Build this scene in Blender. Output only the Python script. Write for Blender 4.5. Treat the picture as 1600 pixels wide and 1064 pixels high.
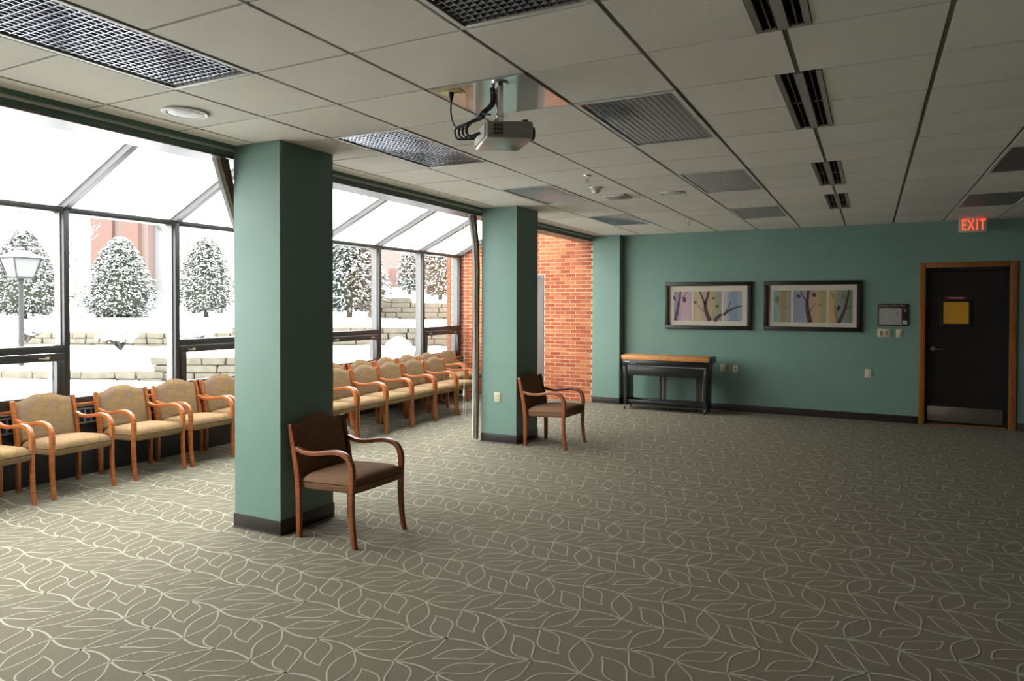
import bpy, bmesh, math, random
from mathutils import Vector, Matrix, noise
import numpy as np
R = random.Random(7)
sc = bpy.context.scene
for o in list(bpy.data.objects): bpy.data.objects.remove(o)
C = sc.collection

# ------------------------------------------------------------------ camera
F, YAW, PITCH, ROLL, CY, EYE = 1084.88, 0.4764, -0.0157, 0.0026, 492.78, 1.6639
fw = Vector((-math.sin(YAW)*math.cos(PITCH), math.cos(YAW)*math.cos(PITCH), math.sin(PITCH)))
rt = Vector((math.cos(YAW), math.sin(YAW), 0)); up = rt.cross(fw)
rt, up = rt*math.cos(ROLL)+up*math.sin(ROLL), up*math.cos(ROLL)-rt*math.sin(ROLL)
cd = bpy.data.cameras.new('camera'); cam = bpy.data.objects.new('camera', cd); C.objects.link(cam)
cd.sensor_width = 36; cd.lens = F*36/1600; cd.shift_y = -(532-CY)/1600
cd.clip_start = .05; cd.clip_end = 400
M = Matrix((rt, up, -fw)).transposed().to_4x4(); M.translation = (0, 0, EYE)
cam.matrix_world = M; sc.camera = cam
# ------------------------------------------------------------------ light and exposure
w = bpy.data.worlds.new('overcast_sky'); sc.world = w; w.use_nodes = True
bg = w.node_tree.nodes['Background']; bg.inputs[0].default_value = (1, 1, .985, 1); bg.inputs[1].default_value = 13.2
sc.view_settings.view_transform = 'Standard'; sc.view_settings.look = 'None'
sc.view_settings.gamma = 1; sc.view_settings.exposure = 0
sc.view_settings.use_curve_mapping = False
sc.cycles.max_bounces = 10; sc.cycles.diffuse_bounces = 2; sc.cycles.glossy_bounces = 4
sc.cycles.transparent_max_bounces = 12; sc.cycles.transmission_bounces = 6
sc.cycles.caustics_reflective = False; sc.cycles.caustics_refractive = False
sc.cycles.use_denoising = True; sc.cycles.sample_clamp_indirect = 8
def portal(name, loc, xaxis, normal, sx, sy):
    l = bpy.data.lights.new(name, 'AREA'); l.shape = 'RECTANGLE'; l.size = sx; l.size_y = sy
    l.cycles.is_portal = True
    o = bpy.data.objects.new(name, l); C.objects.link(o)
    z = -Vector(normal).normalized(); x = Vector(xaxis).normalized(); y = z.cross(x)
    m = Matrix((x, y, z)).transposed().to_4x4(); m.translation = loc; o.matrix_world = m
portal('window_portal', (-7.02, 5.13, 1.66), (0, 1, 0), (1, 0, 0), 11.95, 1.9)

# ------------------------------------------------------------------ materials
def mat(name, col, rough=.6, metal=0, col2=None, nscale=8, bump=0, bscale=60, spec=.5, stretch=None, emit=None, coat=0):
    m = bpy.data.materials.new(name); m.use_nodes = True; nt = m.node_tree; N = nt.nodes; L = nt.links
    b = N['Principled BSDF']; b.inputs['Base Color'].default_value = (*col, 1)
    b.inputs['Roughness'].default_value = rough; b.inputs['Metallic'].default_value = metal
    b.inputs['Specular IOR Level'].default_value = spec; b.inputs['Coat Weight'].default_value = coat
    tc = N.new('ShaderNodeTexCoord'); mp = N.new('ShaderNodeMapping'); L.new(tc.outputs['Object'], mp.inputs[0])
    if stretch: mp.inputs['Scale'].default_value = stretch
    if col2:
        n = N.new('ShaderNodeTexNoise'); n.inputs['Scale'].default_value = nscale; n.inputs['Detail'].default_value = 4
        L.new(mp.outputs[0], n.inputs['Vector'])
        r = N.new('ShaderNodeValToRGB'); r.color_ramp.elements[0].position = .35; r.color_ramp.elements[1].position = .65
        r.color_ramp.elements[0].color = (*col, 1); r.color_ramp.elements[1].color = (*col2, 1)
        L.new(n.outputs['Fac'], r.inputs[0]); L.new(r.outputs[0], b.inputs['Base Color'])
    if bump:
        n = N.new('ShaderNodeTexNoise'); n.inputs['Scale'].default_value = bscale; n.inputs['Detail'].default_value = 3
        L.new(mp.outputs[0], n.inputs['Vector'])
        bp = N.new('ShaderNodeBump'); bp.inputs['Strength'].default_value = bump; bp.inputs['Distance'].default_value = .01
        L.new(n.outputs['Fac'], bp.inputs['Height']); L.new(bp.outputs[0], b.inputs['Normal'])
    if emit:
        b.inputs['Emission Color'].default_value = (*emit[:3], 1); b.inputs['Emission Strength'].default_value = emit[3]
    return m
def nodes(m): return m.node_tree.nodes, m.node_tree.links, m.node_tree.nodes['Principled BSDF']
TEAL = mat('teal_paint', (.175, .285, .238), .5, col2=(.19, .30, .25), nscale=1.5, bump=.05, bscale=220, spec=.35)
TILE = mat('ceiling_tile', (.82, .79, .70), .9, col2=(.85, .82, .73), nscale=3, bump=.25, bscale=140)
N_, L_, B_ = nodes(TILE)   # pinholes and a slight tone of its own for each tile
v = N_.new('ShaderNodeTexVoronoi'); v.inputs['Scale'].default_value = 55; tcx = N_.new('ShaderNodeTexCoord'); L_.new(tcx.outputs['Object'], v.inputs['Vector'])
mr = N_.new('ShaderNodeMapRange'); mr.inputs[1].default_value = .06; mr.inputs[2].default_value = .16; mr.inputs[3].default_value = .8; mr.inputs[4].default_value = 1
L_.new(v.outputs['Distance'], mr.inputs[0])
oi = N_.new('ShaderNodeObjectInfo'); m2 = N_.new('ShaderNodeMapRange'); m2.inputs[3].default_value = .95; m2.inputs[4].default_value = 1.03; L_.new(oi.outputs['Random'], m2.inputs[0])
mu = N_.new('ShaderNodeMath'); mu.operation = 'MULTIPLY'; L_.new(mr.outputs[0], mu.inputs[0]); L_.new(m2.outputs[0], mu.inputs[1])
src = B_.inputs['Base Color'].links[0].from_socket
vm = N_.new('ShaderNodeVectorMath'); vm.operation = 'SCALE'; L_.new(src, vm.inputs[0]); L_.new(mu.outputs[0], vm.inputs['Scale']); L_.new(vm.outputs[0], B_.inputs['Base Color'])
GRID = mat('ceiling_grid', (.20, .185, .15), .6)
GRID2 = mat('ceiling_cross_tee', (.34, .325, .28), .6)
WHITE = mat('white_enamel', (.68, .67, .62), .4)
BLACKHOLE = mat('dark_duct', (.02, .02, .018), .9)
CARPET = mat('carpet', (.205, .178, .125), .95, col2=(.26, .228, .165), nscale=170, bump=.9, bscale=260, spec=.15)
VINE = mat('carpet_vine_yarn', (.43, .41, .31), .95, col2=(.50, .48, .375), nscale=150, bump=.6, bscale=240, spec=.1)
BASE = mat('dark_vinyl', (.028, .022, .02), .45, col2=(.036, .029, .026))
WOOD = mat('cherry_wood', (.34, .092, .022), .28, col2=(.47, .15, .040), nscale=5, stretch=(1, 1, 14), coat=.25)
WOODD = mat('backlit_cherry_wood', (.20, .05, .014), .28, col2=(.30, .082, .024), nscale=5, stretch=(1, 1, 14), coat=.2)  # same cherry, with the lone chairs' backlit darkness put into the colour
OAK = mat('oak_trim', (.25, .085, .016), .4, col2=(.33, .12, .026), nscale=4, stretch=(12, 12, 1))
MAPLE = mat('golden_maple', (.58, .22, .06), .4, col2=(.72, .32, .10), nscale=4, stretch=(3, 14, 14))
DARKFRAME = mat('bronze_window_frame', (.035, .031, .028), .38, spec=.6, metal=.2)
ALU = mat('satin_aluminium', (.125, .12, .115), .38, metal=.4)
BRASS = mat('pale_brass', (.65, .58, .36), .3, metal=.8)
CHROME = mat('chrome', (.7, .69, .66), .2, metal=1)
IVORY = mat('ivory_plastic', (.62, .55, .36), .4)
IVORYD = mat('ivory_slot', (.20, .17, .10), .4)
BLACK = mat('black_satin', (.012, .012, .012), .35)
BLACKP = mat('black_plastic', (.008, .008, .008), .3)
GREYP = mat('grey_strip', (.16, .17, .17), .4)
PRINTW = mat('pale_lettering', (.45, .45, .43), .6)
MAT_ = mat('cream_mat_board', (.55, .50, .40), .8)
CURT = mat('curtain_fabric', (.20, .165, .11), .9, col2=(.25, .21, .145), nscale=40)
CURT_LIT = mat('curtain_lit_side', (.75, .74, .70), .9)  # pale sheet: daylight on the curtain's window side put into the colour
PROJ = mat('projector_shell', (.40, .39, .35), .18)
PANELM = mat('glossy_ceiling_panel', (.62, .60, .55), .07, metal=.0, spec=1, coat=1)
GREYDOOR = mat('grey_brown_door', (.155, .125, .115), .45)
def fabric(name, a, b2, c, line):
    m = mat(name, a, .85, spec=.2); N, L, B = nodes(m)
    tc = N.new('ShaderNodeTexCoord'); mp = N.new('ShaderNodeMapping'); mp.inputs['Scale'].default_value = (9, 9, 17); mp.inputs['Rotation'].default_value = (0, .5, 0)
    L.new(tc.outputs['Object'], mp.inputs[0])
    ve = N.new('ShaderNodeTexVoronoi'); ve.feature = 'DISTANCE_TO_EDGE'; ve.inputs['Scale'].default_value = 1; ve.inputs['Randomness'].default_value = .55
    vc = N.new('ShaderNodeTexVoronoi'); vc.inputs['Scale'].default_value = 1; vc.inputs['Randomness'].default_value = .55
    L.new(mp.outputs[0], ve.inputs['Vector']); L.new(mp.outputs[0], vc.inputs['Vector'])
    r = N.new('ShaderNodeValToRGB'); e = r.color_ramp.elements; e[0].color = (*a, 1); e[1].color = (*c, 1); e[0].position = .25; e[1].position = .8
    x = e.new(.5); x.color = (*b2, 1)
    sp = N.new('ShaderNodeSeparateColor'); L.new(vc.outputs['Color'], sp.inputs[0]); L.new(sp.outputs[0], r.inputs[0])
    k = N.new('ShaderNodeMapRange'); k.inputs[1].default_value = .0; k.inputs[2].default_value = .09; L.new(ve.outputs['Distance'], k.inputs[0])
    mx = N.new('ShaderNodeMix'); mx.data_type = 'RGBA'; mx.inputs[6].default_value = (*line, 1); L.new(k.outputs[0], mx.inputs[0]); L.new(r.outputs[0], mx.inputs[7])
    L.new(mx.outputs[2], B.inputs['Base Color'])
    n = N.new('ShaderNodeTexNoise'); n.inputs['Scale'].default_value = 300; L.new(tc.outputs['Object'], n.inputs['Vector'])
    bp = N.new('ShaderNodeBump'); bp.inputs['Strength'].default_value = .25; bp.inputs['Distance'].default_value = .004; L.new(n.outputs['Fac'], bp.inputs['Height']); L.new(bp.outputs[0], B.inputs['Normal'])
    return m
FAB = fabric('tan_scale_upholstery', (.30, .190, .095), (.335, .215, .090), (.275, .182, .115), (.248, .157, .078))
FABB = fabric('backlit_brown_upholstery', (.215, .118, .062), (.225, .125, .064), (.205, .112, .066), (.195, .104, .054))  # slightly browner cloth, its colour also darkened to stand in for backlighting
# brick: each brick takes a tone of its own
BRICK = mat('fired_brick', (.5, .17, .07), .85, bump=.5, bscale=90, spec=.2); N_, L_, B_ = nodes(BRICK)
oi = N_.new('ShaderNodeObjectInfo'); r = N_.new('ShaderNodeValToRGB'); e = r.color_ramp.elements
e[0].color = (.36, .078, .032, 1); e[1].color = (.58, .21, .085, 1); x = e.new(.5); x.color = (.48, .13, .05, 1)
L_.new(oi.outputs['Random'], r.inputs[0]); L_.new(r.outputs[0], B_.inputs['Base Color'])
MORTAR = mat('cream_mortar', (.70, .60, .45), .95, bump=.3)
FARBRICK = mat('far_brick', (.078, .040, .032), .9, col2=(.11, .062, .05), nscale=9, stretch=(1, 1, 3))
FARPINK = mat('far_pale_render', (.125, .088, .078), .9)
FARGLASS = mat('far_window_glass', (.07, .07, .07), .4)
SNOW = mat('snow', (.86, .88, .91), .9, bump=.3, bscale=5)
STONE = mat('field_stone', (.075, .066, .048), .9, col2=(.125, .11, .082), nscale=6, bump=.8, bscale=20)
BARK = mat('bark', (.035, .03, .025), .95, col2=(.07, .06, .05), nscale=12)
def snowy(name, g1, g2, thr):
    m = mat(name, g1, .9); N, L, B = nodes(m)
    ge = N.new('ShaderNodeNewGeometry'); sx = N.new('ShaderNodeSeparateXYZ'); L.new(ge.outputs['Normal'], sx.inputs[0])
    tc = N.new('ShaderNodeTexCoord'); n = N.new('ShaderNodeTexNoise'); n.inputs['Scale'].default_value = 9; L.new(tc.outputs['Object'], n.inputs['Vector'])
    ad = N.new('ShaderNodeMath'); ad.operation = 'MULTIPLY_ADD'; L.new(n.outputs['Fac'], ad.inputs[0]); ad.inputs[1].default_value = .9; L.new(sx.outputs[2], ad.inputs[2])
    k = N.new('ShaderNodeMapRange'); k.inputs[1].default_value = thr; k.inputs[2].default_value = thr+.12; L.new(ad.outputs[0], k.inputs[0])
    n2 = N.new('ShaderNodeTexNoise'); n2.inputs['Scale'].default_value = 3; L.new(tc.outputs['Object'], n2.inputs['Vector'])
    g = N.new('ShaderNodeMix'); g.data_type = 'RGBA'; g.inputs[6].default_value = (*g1, 1); g.inputs[7].default_value = (*g2, 1); L.new(n2.outputs['Fac'], g.inputs[0])
    mx = N.new('ShaderNodeMix'); mx.data_type = 'RGBA'; L.new(k.outputs[0], mx.inputs[0]); L.new(g.outputs[2], mx.inputs[6]); mx.inputs[7].default_value = (.86, .88, .91, 1)
    L.new(mx.outputs[2], B.inputs['Base Color']); return m
EVER = snowy('snowy_evergreen', (.024, .030, .019), (.042, .046, .028), 1.12)
HEDGE = snowy('snowy_olive_evergreen', (.045, .038, .015), (.07, .056, .024), 1.12)
LAMPM = snowy('snow_dusted_iron', (.025, .025, .026), (.04, .04, .04), .85)
def glass(name, rough=0.0, fac=.05):
    m = bpy.data.materials.new(name); m.use_nodes = True; N = m.node_tree.nodes; L = m.node_tree.links; N.clear()
    o = N.new('ShaderNodeOutputMaterial'); t = N.new('ShaderNodeBsdfTransparent'); t.inputs[0].default_value = (.86, .87, .865, 1)
    g = N.new('ShaderNodeBsdfGlossy'); g.inputs['Roughness'].default_value = rough
    lw = N.new('ShaderNodeLayerWeight'); lw.inputs[0].default_value = .25; mu = N.new('ShaderNodeMath'); mu.operation = 'MULTIPLY'; mu.inputs[1].default_value = .14
    L.new(lw.outputs['Fresnel'], mu.inputs[0])
    mx = N.new('ShaderNodeMixShader'); L.new(mu.outputs[0], mx.inputs[0]); L.new(t.outputs[0], mx.inputs[1]); L.new(g.outputs[0], mx.inputs[2]); L.new(mx.outputs[0], o.inputs[0])
    return m
GLASS = glass('window_glass')
def snowpane():
    m = bpy.data.materials.new('snow_covered_glass'); m.use_nodes = True; N = m.node_tree.nodes; L = m.node_tree.links; N.clear()
    o = N.new('ShaderNodeOutputMaterial'); t = N.new('ShaderNodeBsdfTranslucent'); d = N.new('ShaderNodeBsdfTransparent')
    tc = N.new('ShaderNodeTexCoord'); n = N.new('ShaderNodeTexNoise'); n.inputs['Scale'].default_value = 1.2; n.inputs['Detail'].default_value = 4; L.new(tc.outputs['Object'], n.inputs['Vector'])
    r = N.new('ShaderNodeMapRange'); r.inputs[1].default_value = .3; r.inputs[2].default_value = .7; r.inputs[3].default_value = .05; r.inputs[4].default_value = .15; L.new(n.outputs['Fac'], r.inputs[0])
    t.inputs[0].default_value = (.66, .67, .68, 1)
    mx = N.new('ShaderNodeMixShader'); L.new(r.outputs[0], mx.inputs[0]); L.new(t.outputs[0], mx.inputs[1]); L.new(d.outputs[0], mx.inputs[2]); L.new(mx.outputs[0], o.inputs[0]); return m
SNOWGLASS = snowpane()

# ------------------------------------------------------------------ helpers
class MB:
    def __init__(s, origin=(0, 0, 0)): s.v = []; s.f = []; s.o = Vector(origin)
    def box(s, x0, x1, y0, y1, z0, z1):
        i = len(s.v)
        for z in (z0, z1):
            for a, b in ((x0, y0), (x1, y0), (x1, y1), (x0, y1)): s.v.append((a, b, z))
        s.f += [[i+k for k in q] for q in ((3, 2, 1, 0), (4, 5, 6, 7), (0, 1, 5, 4), (1, 2, 6, 5), (2, 3, 7, 6), (3, 0, 4, 7))]; return s
    def hexa(s, pts):   # four low points then four high points
        i = len(s.v); s.v += [tuple(p) for p in pts]
        s.f += [[i+k for k in q] for q in ((3, 2, 1, 0), (4, 5, 6, 7), (0, 1, 5, 4), (1, 2, 6, 5), (2, 3, 7, 6), (3, 0, 4, 7))]; return s
    def tube(s, path, rad, n=8, cap=True):
        P = [Vector(p) for p in path]; rad = rad if isinstance(rad, (list, tuple)) else [rad]*len(P); base = len(s.v)
        prev = None
        for k, p in enumerate(P):
            d = (P[min(k+1, len(P)-1)]-P[max(k-1, 0)]).normalized()
            a = (prev - d*prev.dot(d)).normalized() if prev is not None and (prev - d*prev.dot(d)).length > 1e-4 else d.orthogonal().normalized()
            prev = a; b = d.cross(a)
            for q in range(n):
                t = 2*math.pi*q/n; s.v.append(tuple(p+(a*math.cos(t)+b*math.sin(t))*rad[k]))
        for k in range(len(P)-1):
            for q in range(n):
                s.f.append([base+k*n+q, base+k*n+(q+1) % n, base+(k+1)*n+(q+1) % n, base+(k+1)*n+q])
        if cap: s.f.append([base+q for q in range(n)][::-1]); s.f.append([base+(len(P)-1)*n+q for q in range(n)])
        return s
    def lathe(s, cx, cy, prof, n=24):
        base = len(s.v)
        for r_, z in prof:
            for q in range(n): t = 2*math.pi*q/n; s.v.append((cx+r_*math.cos(t), cy+r_*math.sin(t), z))
        for k in range(len(prof)-1):
            for q in range(n): s.f.append([base+k*n+q, base+k*n+(q+1) % n, base+(k+1)*n+(q+1) % n, base+(k+1)*n+q])
        s.f.append([base+q for q in range(n)][::-1]); s.f.append([base+(len(prof)-1)*n+q for q in range(n)]); return s
    def prism(s, pts, axis, a0, a1):   # polygon extruded along an axis
        base = len(s.v); n = len(pts)
        for a in (a0, a1):
            for p, q in pts: s.v.append({'x': (a, p, q), 'y': (p, a, q), 'z': (p, q, a)}[axis])
        s.f.append([base+k for k in range(n)][::-1]); s.f.append([base+n+k for k in range(n)])
        for k in range(n): s.f.append([base+k, base+(k+1) % n, base+n+(k+1) % n, base+n+k])
        return s
    def grid(s, rows):
        base = len(s.v); n = len(rows[0])
        for r_ in rows: s.v += [tuple(p) for p in r_]
        for i in range(len(rows)-1):
            for j in range(n-1): s.f.append([base+i*n+j, base+i*n+j+1, base+(i+1)*n+j+1, base+(i+1)*n+j])
        return s
    def build(s, name, m, parent=None, smooth=False, bevel=0, seg=2, fix=True):
        me = bpy.data.meshes.new(name)
        me.from_pydata([tuple(Vector(v)-s.o) for v in s.v], [], s.f)
        if fix or bevel:
            bm = bmesh.new(); bm.from_mesh(me)
            if fix: bmesh.ops.recalc_face_normals(bm, faces=bm.faces)
            if bevel:
                ed = [e for e in bm.edges if e.calc_face_angle(0) > .6]
                bmesh.ops.bevel(bm, geom=ed, offset=bevel, segments=seg, affect='EDGES', profile=.5, clamp_overlap=True)
            bm.to_mesh(me); bm.free()
        if smooth or bevel:
            me.shade_smooth(); me.set_sharp_from_angle(angle=math.radians(38))
        me.materials.append(m)
        o = bpy.data.objects.new(name, me); C.objects.link(o); o.parent = parent
        return o
def tag(o, label=None, cat=None, group=None, kind=None):
    if label: o['label'] = label
    if cat: o['category'] = cat
    if group: o['group'] = group
    if kind: o['kind'] = kind
    return o
def empty(name, loc=(0, 0, 0), rz=0):
    o = bpy.data.objects.new(name, None); C.objects.link(o); o.location = loc; o.rotation_euler.z = rz; o.empty_display_size = .1; return o
def thing(name, label, cat, loc=(0, 0, 0), rz=0, group=None): return tag(empty(name, loc, rz), label, cat, group)
def copy_tree(o, parent=None):
    c = o.copy(); C.objects.link(c); c.parent = parent
    for ch in list(o.children): copy_tree(ch, c)
    return c
def bx(name, m, parent, *a, bevel=0, o=(0, 0, 0)): return MB(o).box(*a).build(name, m, parent, bevel=bevel)
def text(name, s, m, parent, loc, size, rot=(math.pi/2, 0, 0), sx=1, depth=.002, align='CENTER', offset=0, space=1):
    cu = bpy.data.curves.new(name, 'FONT'); cu.body = s; cu.size = size; cu.extrude = depth/2; cu.align_x = align; cu.align_y = 'CENTER'; cu.offset = offset; cu.space_character = space; cu.resolution_u = 2
    t = bpy.data.objects.new(name, cu); C.objects.link(t)
    dg = bpy.context.evaluated_depsgraph_get(); me = bpy.data.meshes.new_from_object(t.evaluated_get(dg)); me.materials.clear(); me.materials.append(m)
    bpy.data.objects.remove(t); o = bpy.data.objects.new(name, me); C.objects.link(o); o.parent = parent
    o.location = loc; o.rotation_euler = rot; o.scale = (sx, 1, 1); return o

# ------------------------------------------------------------------ room dimensions
DIM = mat('unseen_wall_dark', (.07, .07, .068), .8)  # for unseen walls, made dark and set far off to cut bounced light
ZC = 2.8304; X0, Y0, S = -.9444, 2.5438, .6096
WX = -6.88; WY = 11.28; RX = 9.0; BY = -5.0; BRY = 11.15; HX = -4.17
MY = [3.94+1.192*k for k in range(-4, 7)]       # mullion lines
EAVE = 2.56; SLOPE = .473
def roofz(x): return EAVE + (x-WX)*SLOPE

# floor and the carpet's woven vines
fl = MB().box(-6.98, RX+.1, BY-.1, WY+.3, -.12, 0).build('floor', CARPET); tag(fl, kind='structure')
mb = MB(); PX, PY = .4665, .6085
def ribbon(P, wd=.0036, z=.0012):
    b = len(mb.v); n = len(P)
    for k, (x, y) in enumerate(P):
        dx = P[min(k+1, n-1)][0]-P[max(k-1, 0)][0]; dy = P[min(k+1, n-1)][1]-P[max(k-1, 0)][1]; l = math.hypot(dx, dy) or 1
        mb.v.append((x-dy/l*wd, y+dx/l*wd, z)); mb.v.append((x+dy/l*wd, y-dx/l*wd, z))
    for k in range(n-1): mb.f.append([b+2*k, b+2*k+1, b+2*k+3, b+2*k+2])
def leaf(x, y, tx, ty, wd=.052, bend=.012, n=13):
    dx, dy = tx-x, ty-y; l = math.hypot(dx, dy); ux, uy = dx/l, dy/l; nx, ny = -uy, ux
    for sgn in (1, -1):
        P = []
        for k in range(n):
            t = k/(n-1); w_ = wd*1.12*sgn*max(0, math.sin(math.pi*t))**1.2 + bend*math.sin(2*math.pi*t)
            P.append((x+dx*t+nx*w_, y+dy*t+ny*w_))
        ribbon(P, .0040)
for row in range(-10, 29):
    y = 2.905 + .30425*row; even = row % 2 == 0
    xa = (-2.320 if even else -2.893)
    k0, k1 = int((-6.9-xa)/PX)-1, int((RX-xa)/PX)+1
    if y > WY-.03 or y < -.6: continue
    P = []
    for q in range(k0*16, k1*16+1):
        x = xa+PX*q/16
        if -6.85 < x < 5: P.append((x, y+.021*math.sin(2*math.pi*q/16)))
    ribbon(P, .0056)
    for k in range(k0, k1+1):
        x = xa+PX*k
        if x < -6.6 or x > 4.5 or y > WY-.45 or y < -.6: continue
        if even:
            leaf(x, y, x-.195, y+.185, .053, .014); xb = x+.2335; leaf(xb, y, xb-.19, y-.205, .044, .012)
            leaf(xb, y, xb-.104, y+.302, .05, .0); 
        else:
            leaf(x, y, x+.19, y-.19, .053, .014); xb = x+.2335; leaf(xb, y, xb+.197, y+.2, .044, .012)
            leaf(x, y, x+.1, y+.308, .05, .0)
vp = mb.build('vine_pattern', VINE, fl, fix=False); vp['kind'] = 'stuff'

# walls
def struct(o): return tag(o, kind='structure')
wf = MB().box(-3.73, .66, WY, WY+.2, 0, ZC+.12).box(.66, 1.68, WY, WY+.2, 2.205, ZC+.12).box(1.68, RX+.1, WY, WY+.2, 0, ZC+.12).build('wall_far', TEAL); struct(wf)
struct(bx('wall_right', DIM, None, RX, RX+.15, BY-.1, WY, 0, ZC+.12))
struct(bx('wall_near', DIM, None, -7.05, RX+.1, BY-.25, BY, 0, 4.0))
struct(MB().box(-7.05, WX+.06, BY, MY[0], 0, 4.0).build('wall_left', DIM))
struct(bx('baseboard_far', BASE, None, -3.73, .635, WY-.012, WY, 0, .105, bevel=.002))
struct(bx('baseboard_right', BASE, None, 1.745, RX, WY-.012, WY, 0, .105, bevel=.002))
# columns
for i, (y0, y1, x0, x1) in enumerate(((3.64, 4.19, -4.2, -3.74), (7.335, 7.92, -4.2, -3.725), (11.12, 11.4, -4.2, -3.72))):
    c = bx('wall_column', TEAL, None, x0, x1, y0, y1, 0, ZC+.1); struct(c)
    c2 = MB().box(x0-.008, x1+.008, y0-.008, y1+.008 if i < 2 else y1, .004, .105).build('skirting', BASE, c, bevel=.002)
    if i < 2:
        MB().box(x0-.012, x1+.012, y0-.014, y0-.009, 0, .01).build('edge_strip', ALU, c)
# brick end wall of the sunroom
bw = MB().box(-7.05, -6.08, BRY, BRY+.3, 0, 4.1).box(-6.08, -5.12, BRY, BRY+.3, 2.19, 4.1).box(-5.12, -4.2, BRY, BRY+.3, 0, 4.1).build('wall_brick', MORTAR); struct(bw)
bl = []; CH, BL = .0648, .192
protos = {}
def brick_mesh(l_):
    l_ = round(l_, 2)
    if l_ not in protos: protos[l_] = MB().box(0, l_, -.006, .02, 0, CH-.011).build('brick', BRICK, bw, bevel=.0012, seg=1)
    return protos[l_]
rows = int(3.95/CH)
for r_ in range(rows):
    z = .006+r_*CH; off = (r_ % 2)*BL/2; spans = [(-7.03, -4.215)] if z > 2.19 else [(-7.03, -6.092), (-5.108, -4.215)]
    for k in range(-2, 18):
        x_a = -4.225-BL*(k+1)+off; x_b = x_a+BL-.016
        for s0, s1 in spans:
            xa, xb = max(x_a, s0), min(x_b, s1)
            if xb-xa < .03 or z > roofz(xa)-.02: continue
            bl.append(((xa > -5.35 and z < 2.9) or (-6.95 < xa < -6.2 and .75 < z < 2.7), xa, z, xb-xa))
vis = [b for b in bl if b[0]]; rest = [b for b in bl if not b[0]]
vis.sort(key=lambda b: (0 if b[1] > -5.35 else 1, -b[1])); rest += vis[298:]; vis = vis[:298]
seen = set()
for _, x, z, l_ in vis:
    p = brick_mesh(l_)
    if p in seen: o = p.copy(); C.objects.link(o)
    else: o = p; seen.add(p)
    o.location = (x, BRY-.0005*R.random(), z)
mb = MB()
for _, x, z, l_ in rest: mb.box(x, x+l_, BRY-.006, BRY+.02, z, z+CH-.011)
o = mb.build('brickwork', BRICK, bw, fix=False); o['kind'] = 'stuff'
# grey door in the brick wall
d = struct(empty('door_2', (-5.6, BRY, 0)))
bx('door_leaf', GREYDOOR, d, -6.03, -5.17, BRY+.06, BRY+.10, .01, 2.14, o=d.location)
MB(d.location).box(-6.08, -6.03, BRY-.01, BRY+.12, 0, 2.19).box(-5.17, -5.12, BRY-.01, BRY+.12, 0, 2.19).box(-6.03, -5.17, BRY-.01, BRY+.12, 2.14, 2.19).build('door_frame', GREYDOOR, d)
MB(d.location).tube([(-5.95, BRY+.06, 1.02), (-5.95, BRY+.0, 1.02), (-5.85, BRY-.005, 1.02)], .011).build('door_handle', CHROME, d, smooth=True)
# solid wall above the header
struct(MB().hexa([(HX-.28, BY, 2.745), (HX-.10, BY, 2.745), (HX-.10, BRY, 2.745), (HX-.28, BRY, 2.745), (HX-.28, BY, 4.0), (HX-.1, BY, 4.0), (HX-.1, BRY, 4.0), (HX-.28, BRY, 4.0)]).build('wall_header', TEAL))
hd = MB().box(HX-.10, HX-.012, BY, BRY, 2.802, ZC+.02).build('trim_1', TEAL); struct(hd)
MB().box(HX-.14, HX-.02, BY, BRY, 2.79, 2.803).build('lit_underside_strip', WHITE, hd)  # white strip stands in for the daylit underside of the header board
MB().box(HX-.20, HX-.055, BY, BRY, 2.757, 2.79).build('track_body', TEAL, hd)
MB().box(HX-.30, HX-.05, BY, BRY, 2.738, 2.757).build('track_rail', ALU, hd)
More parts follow.
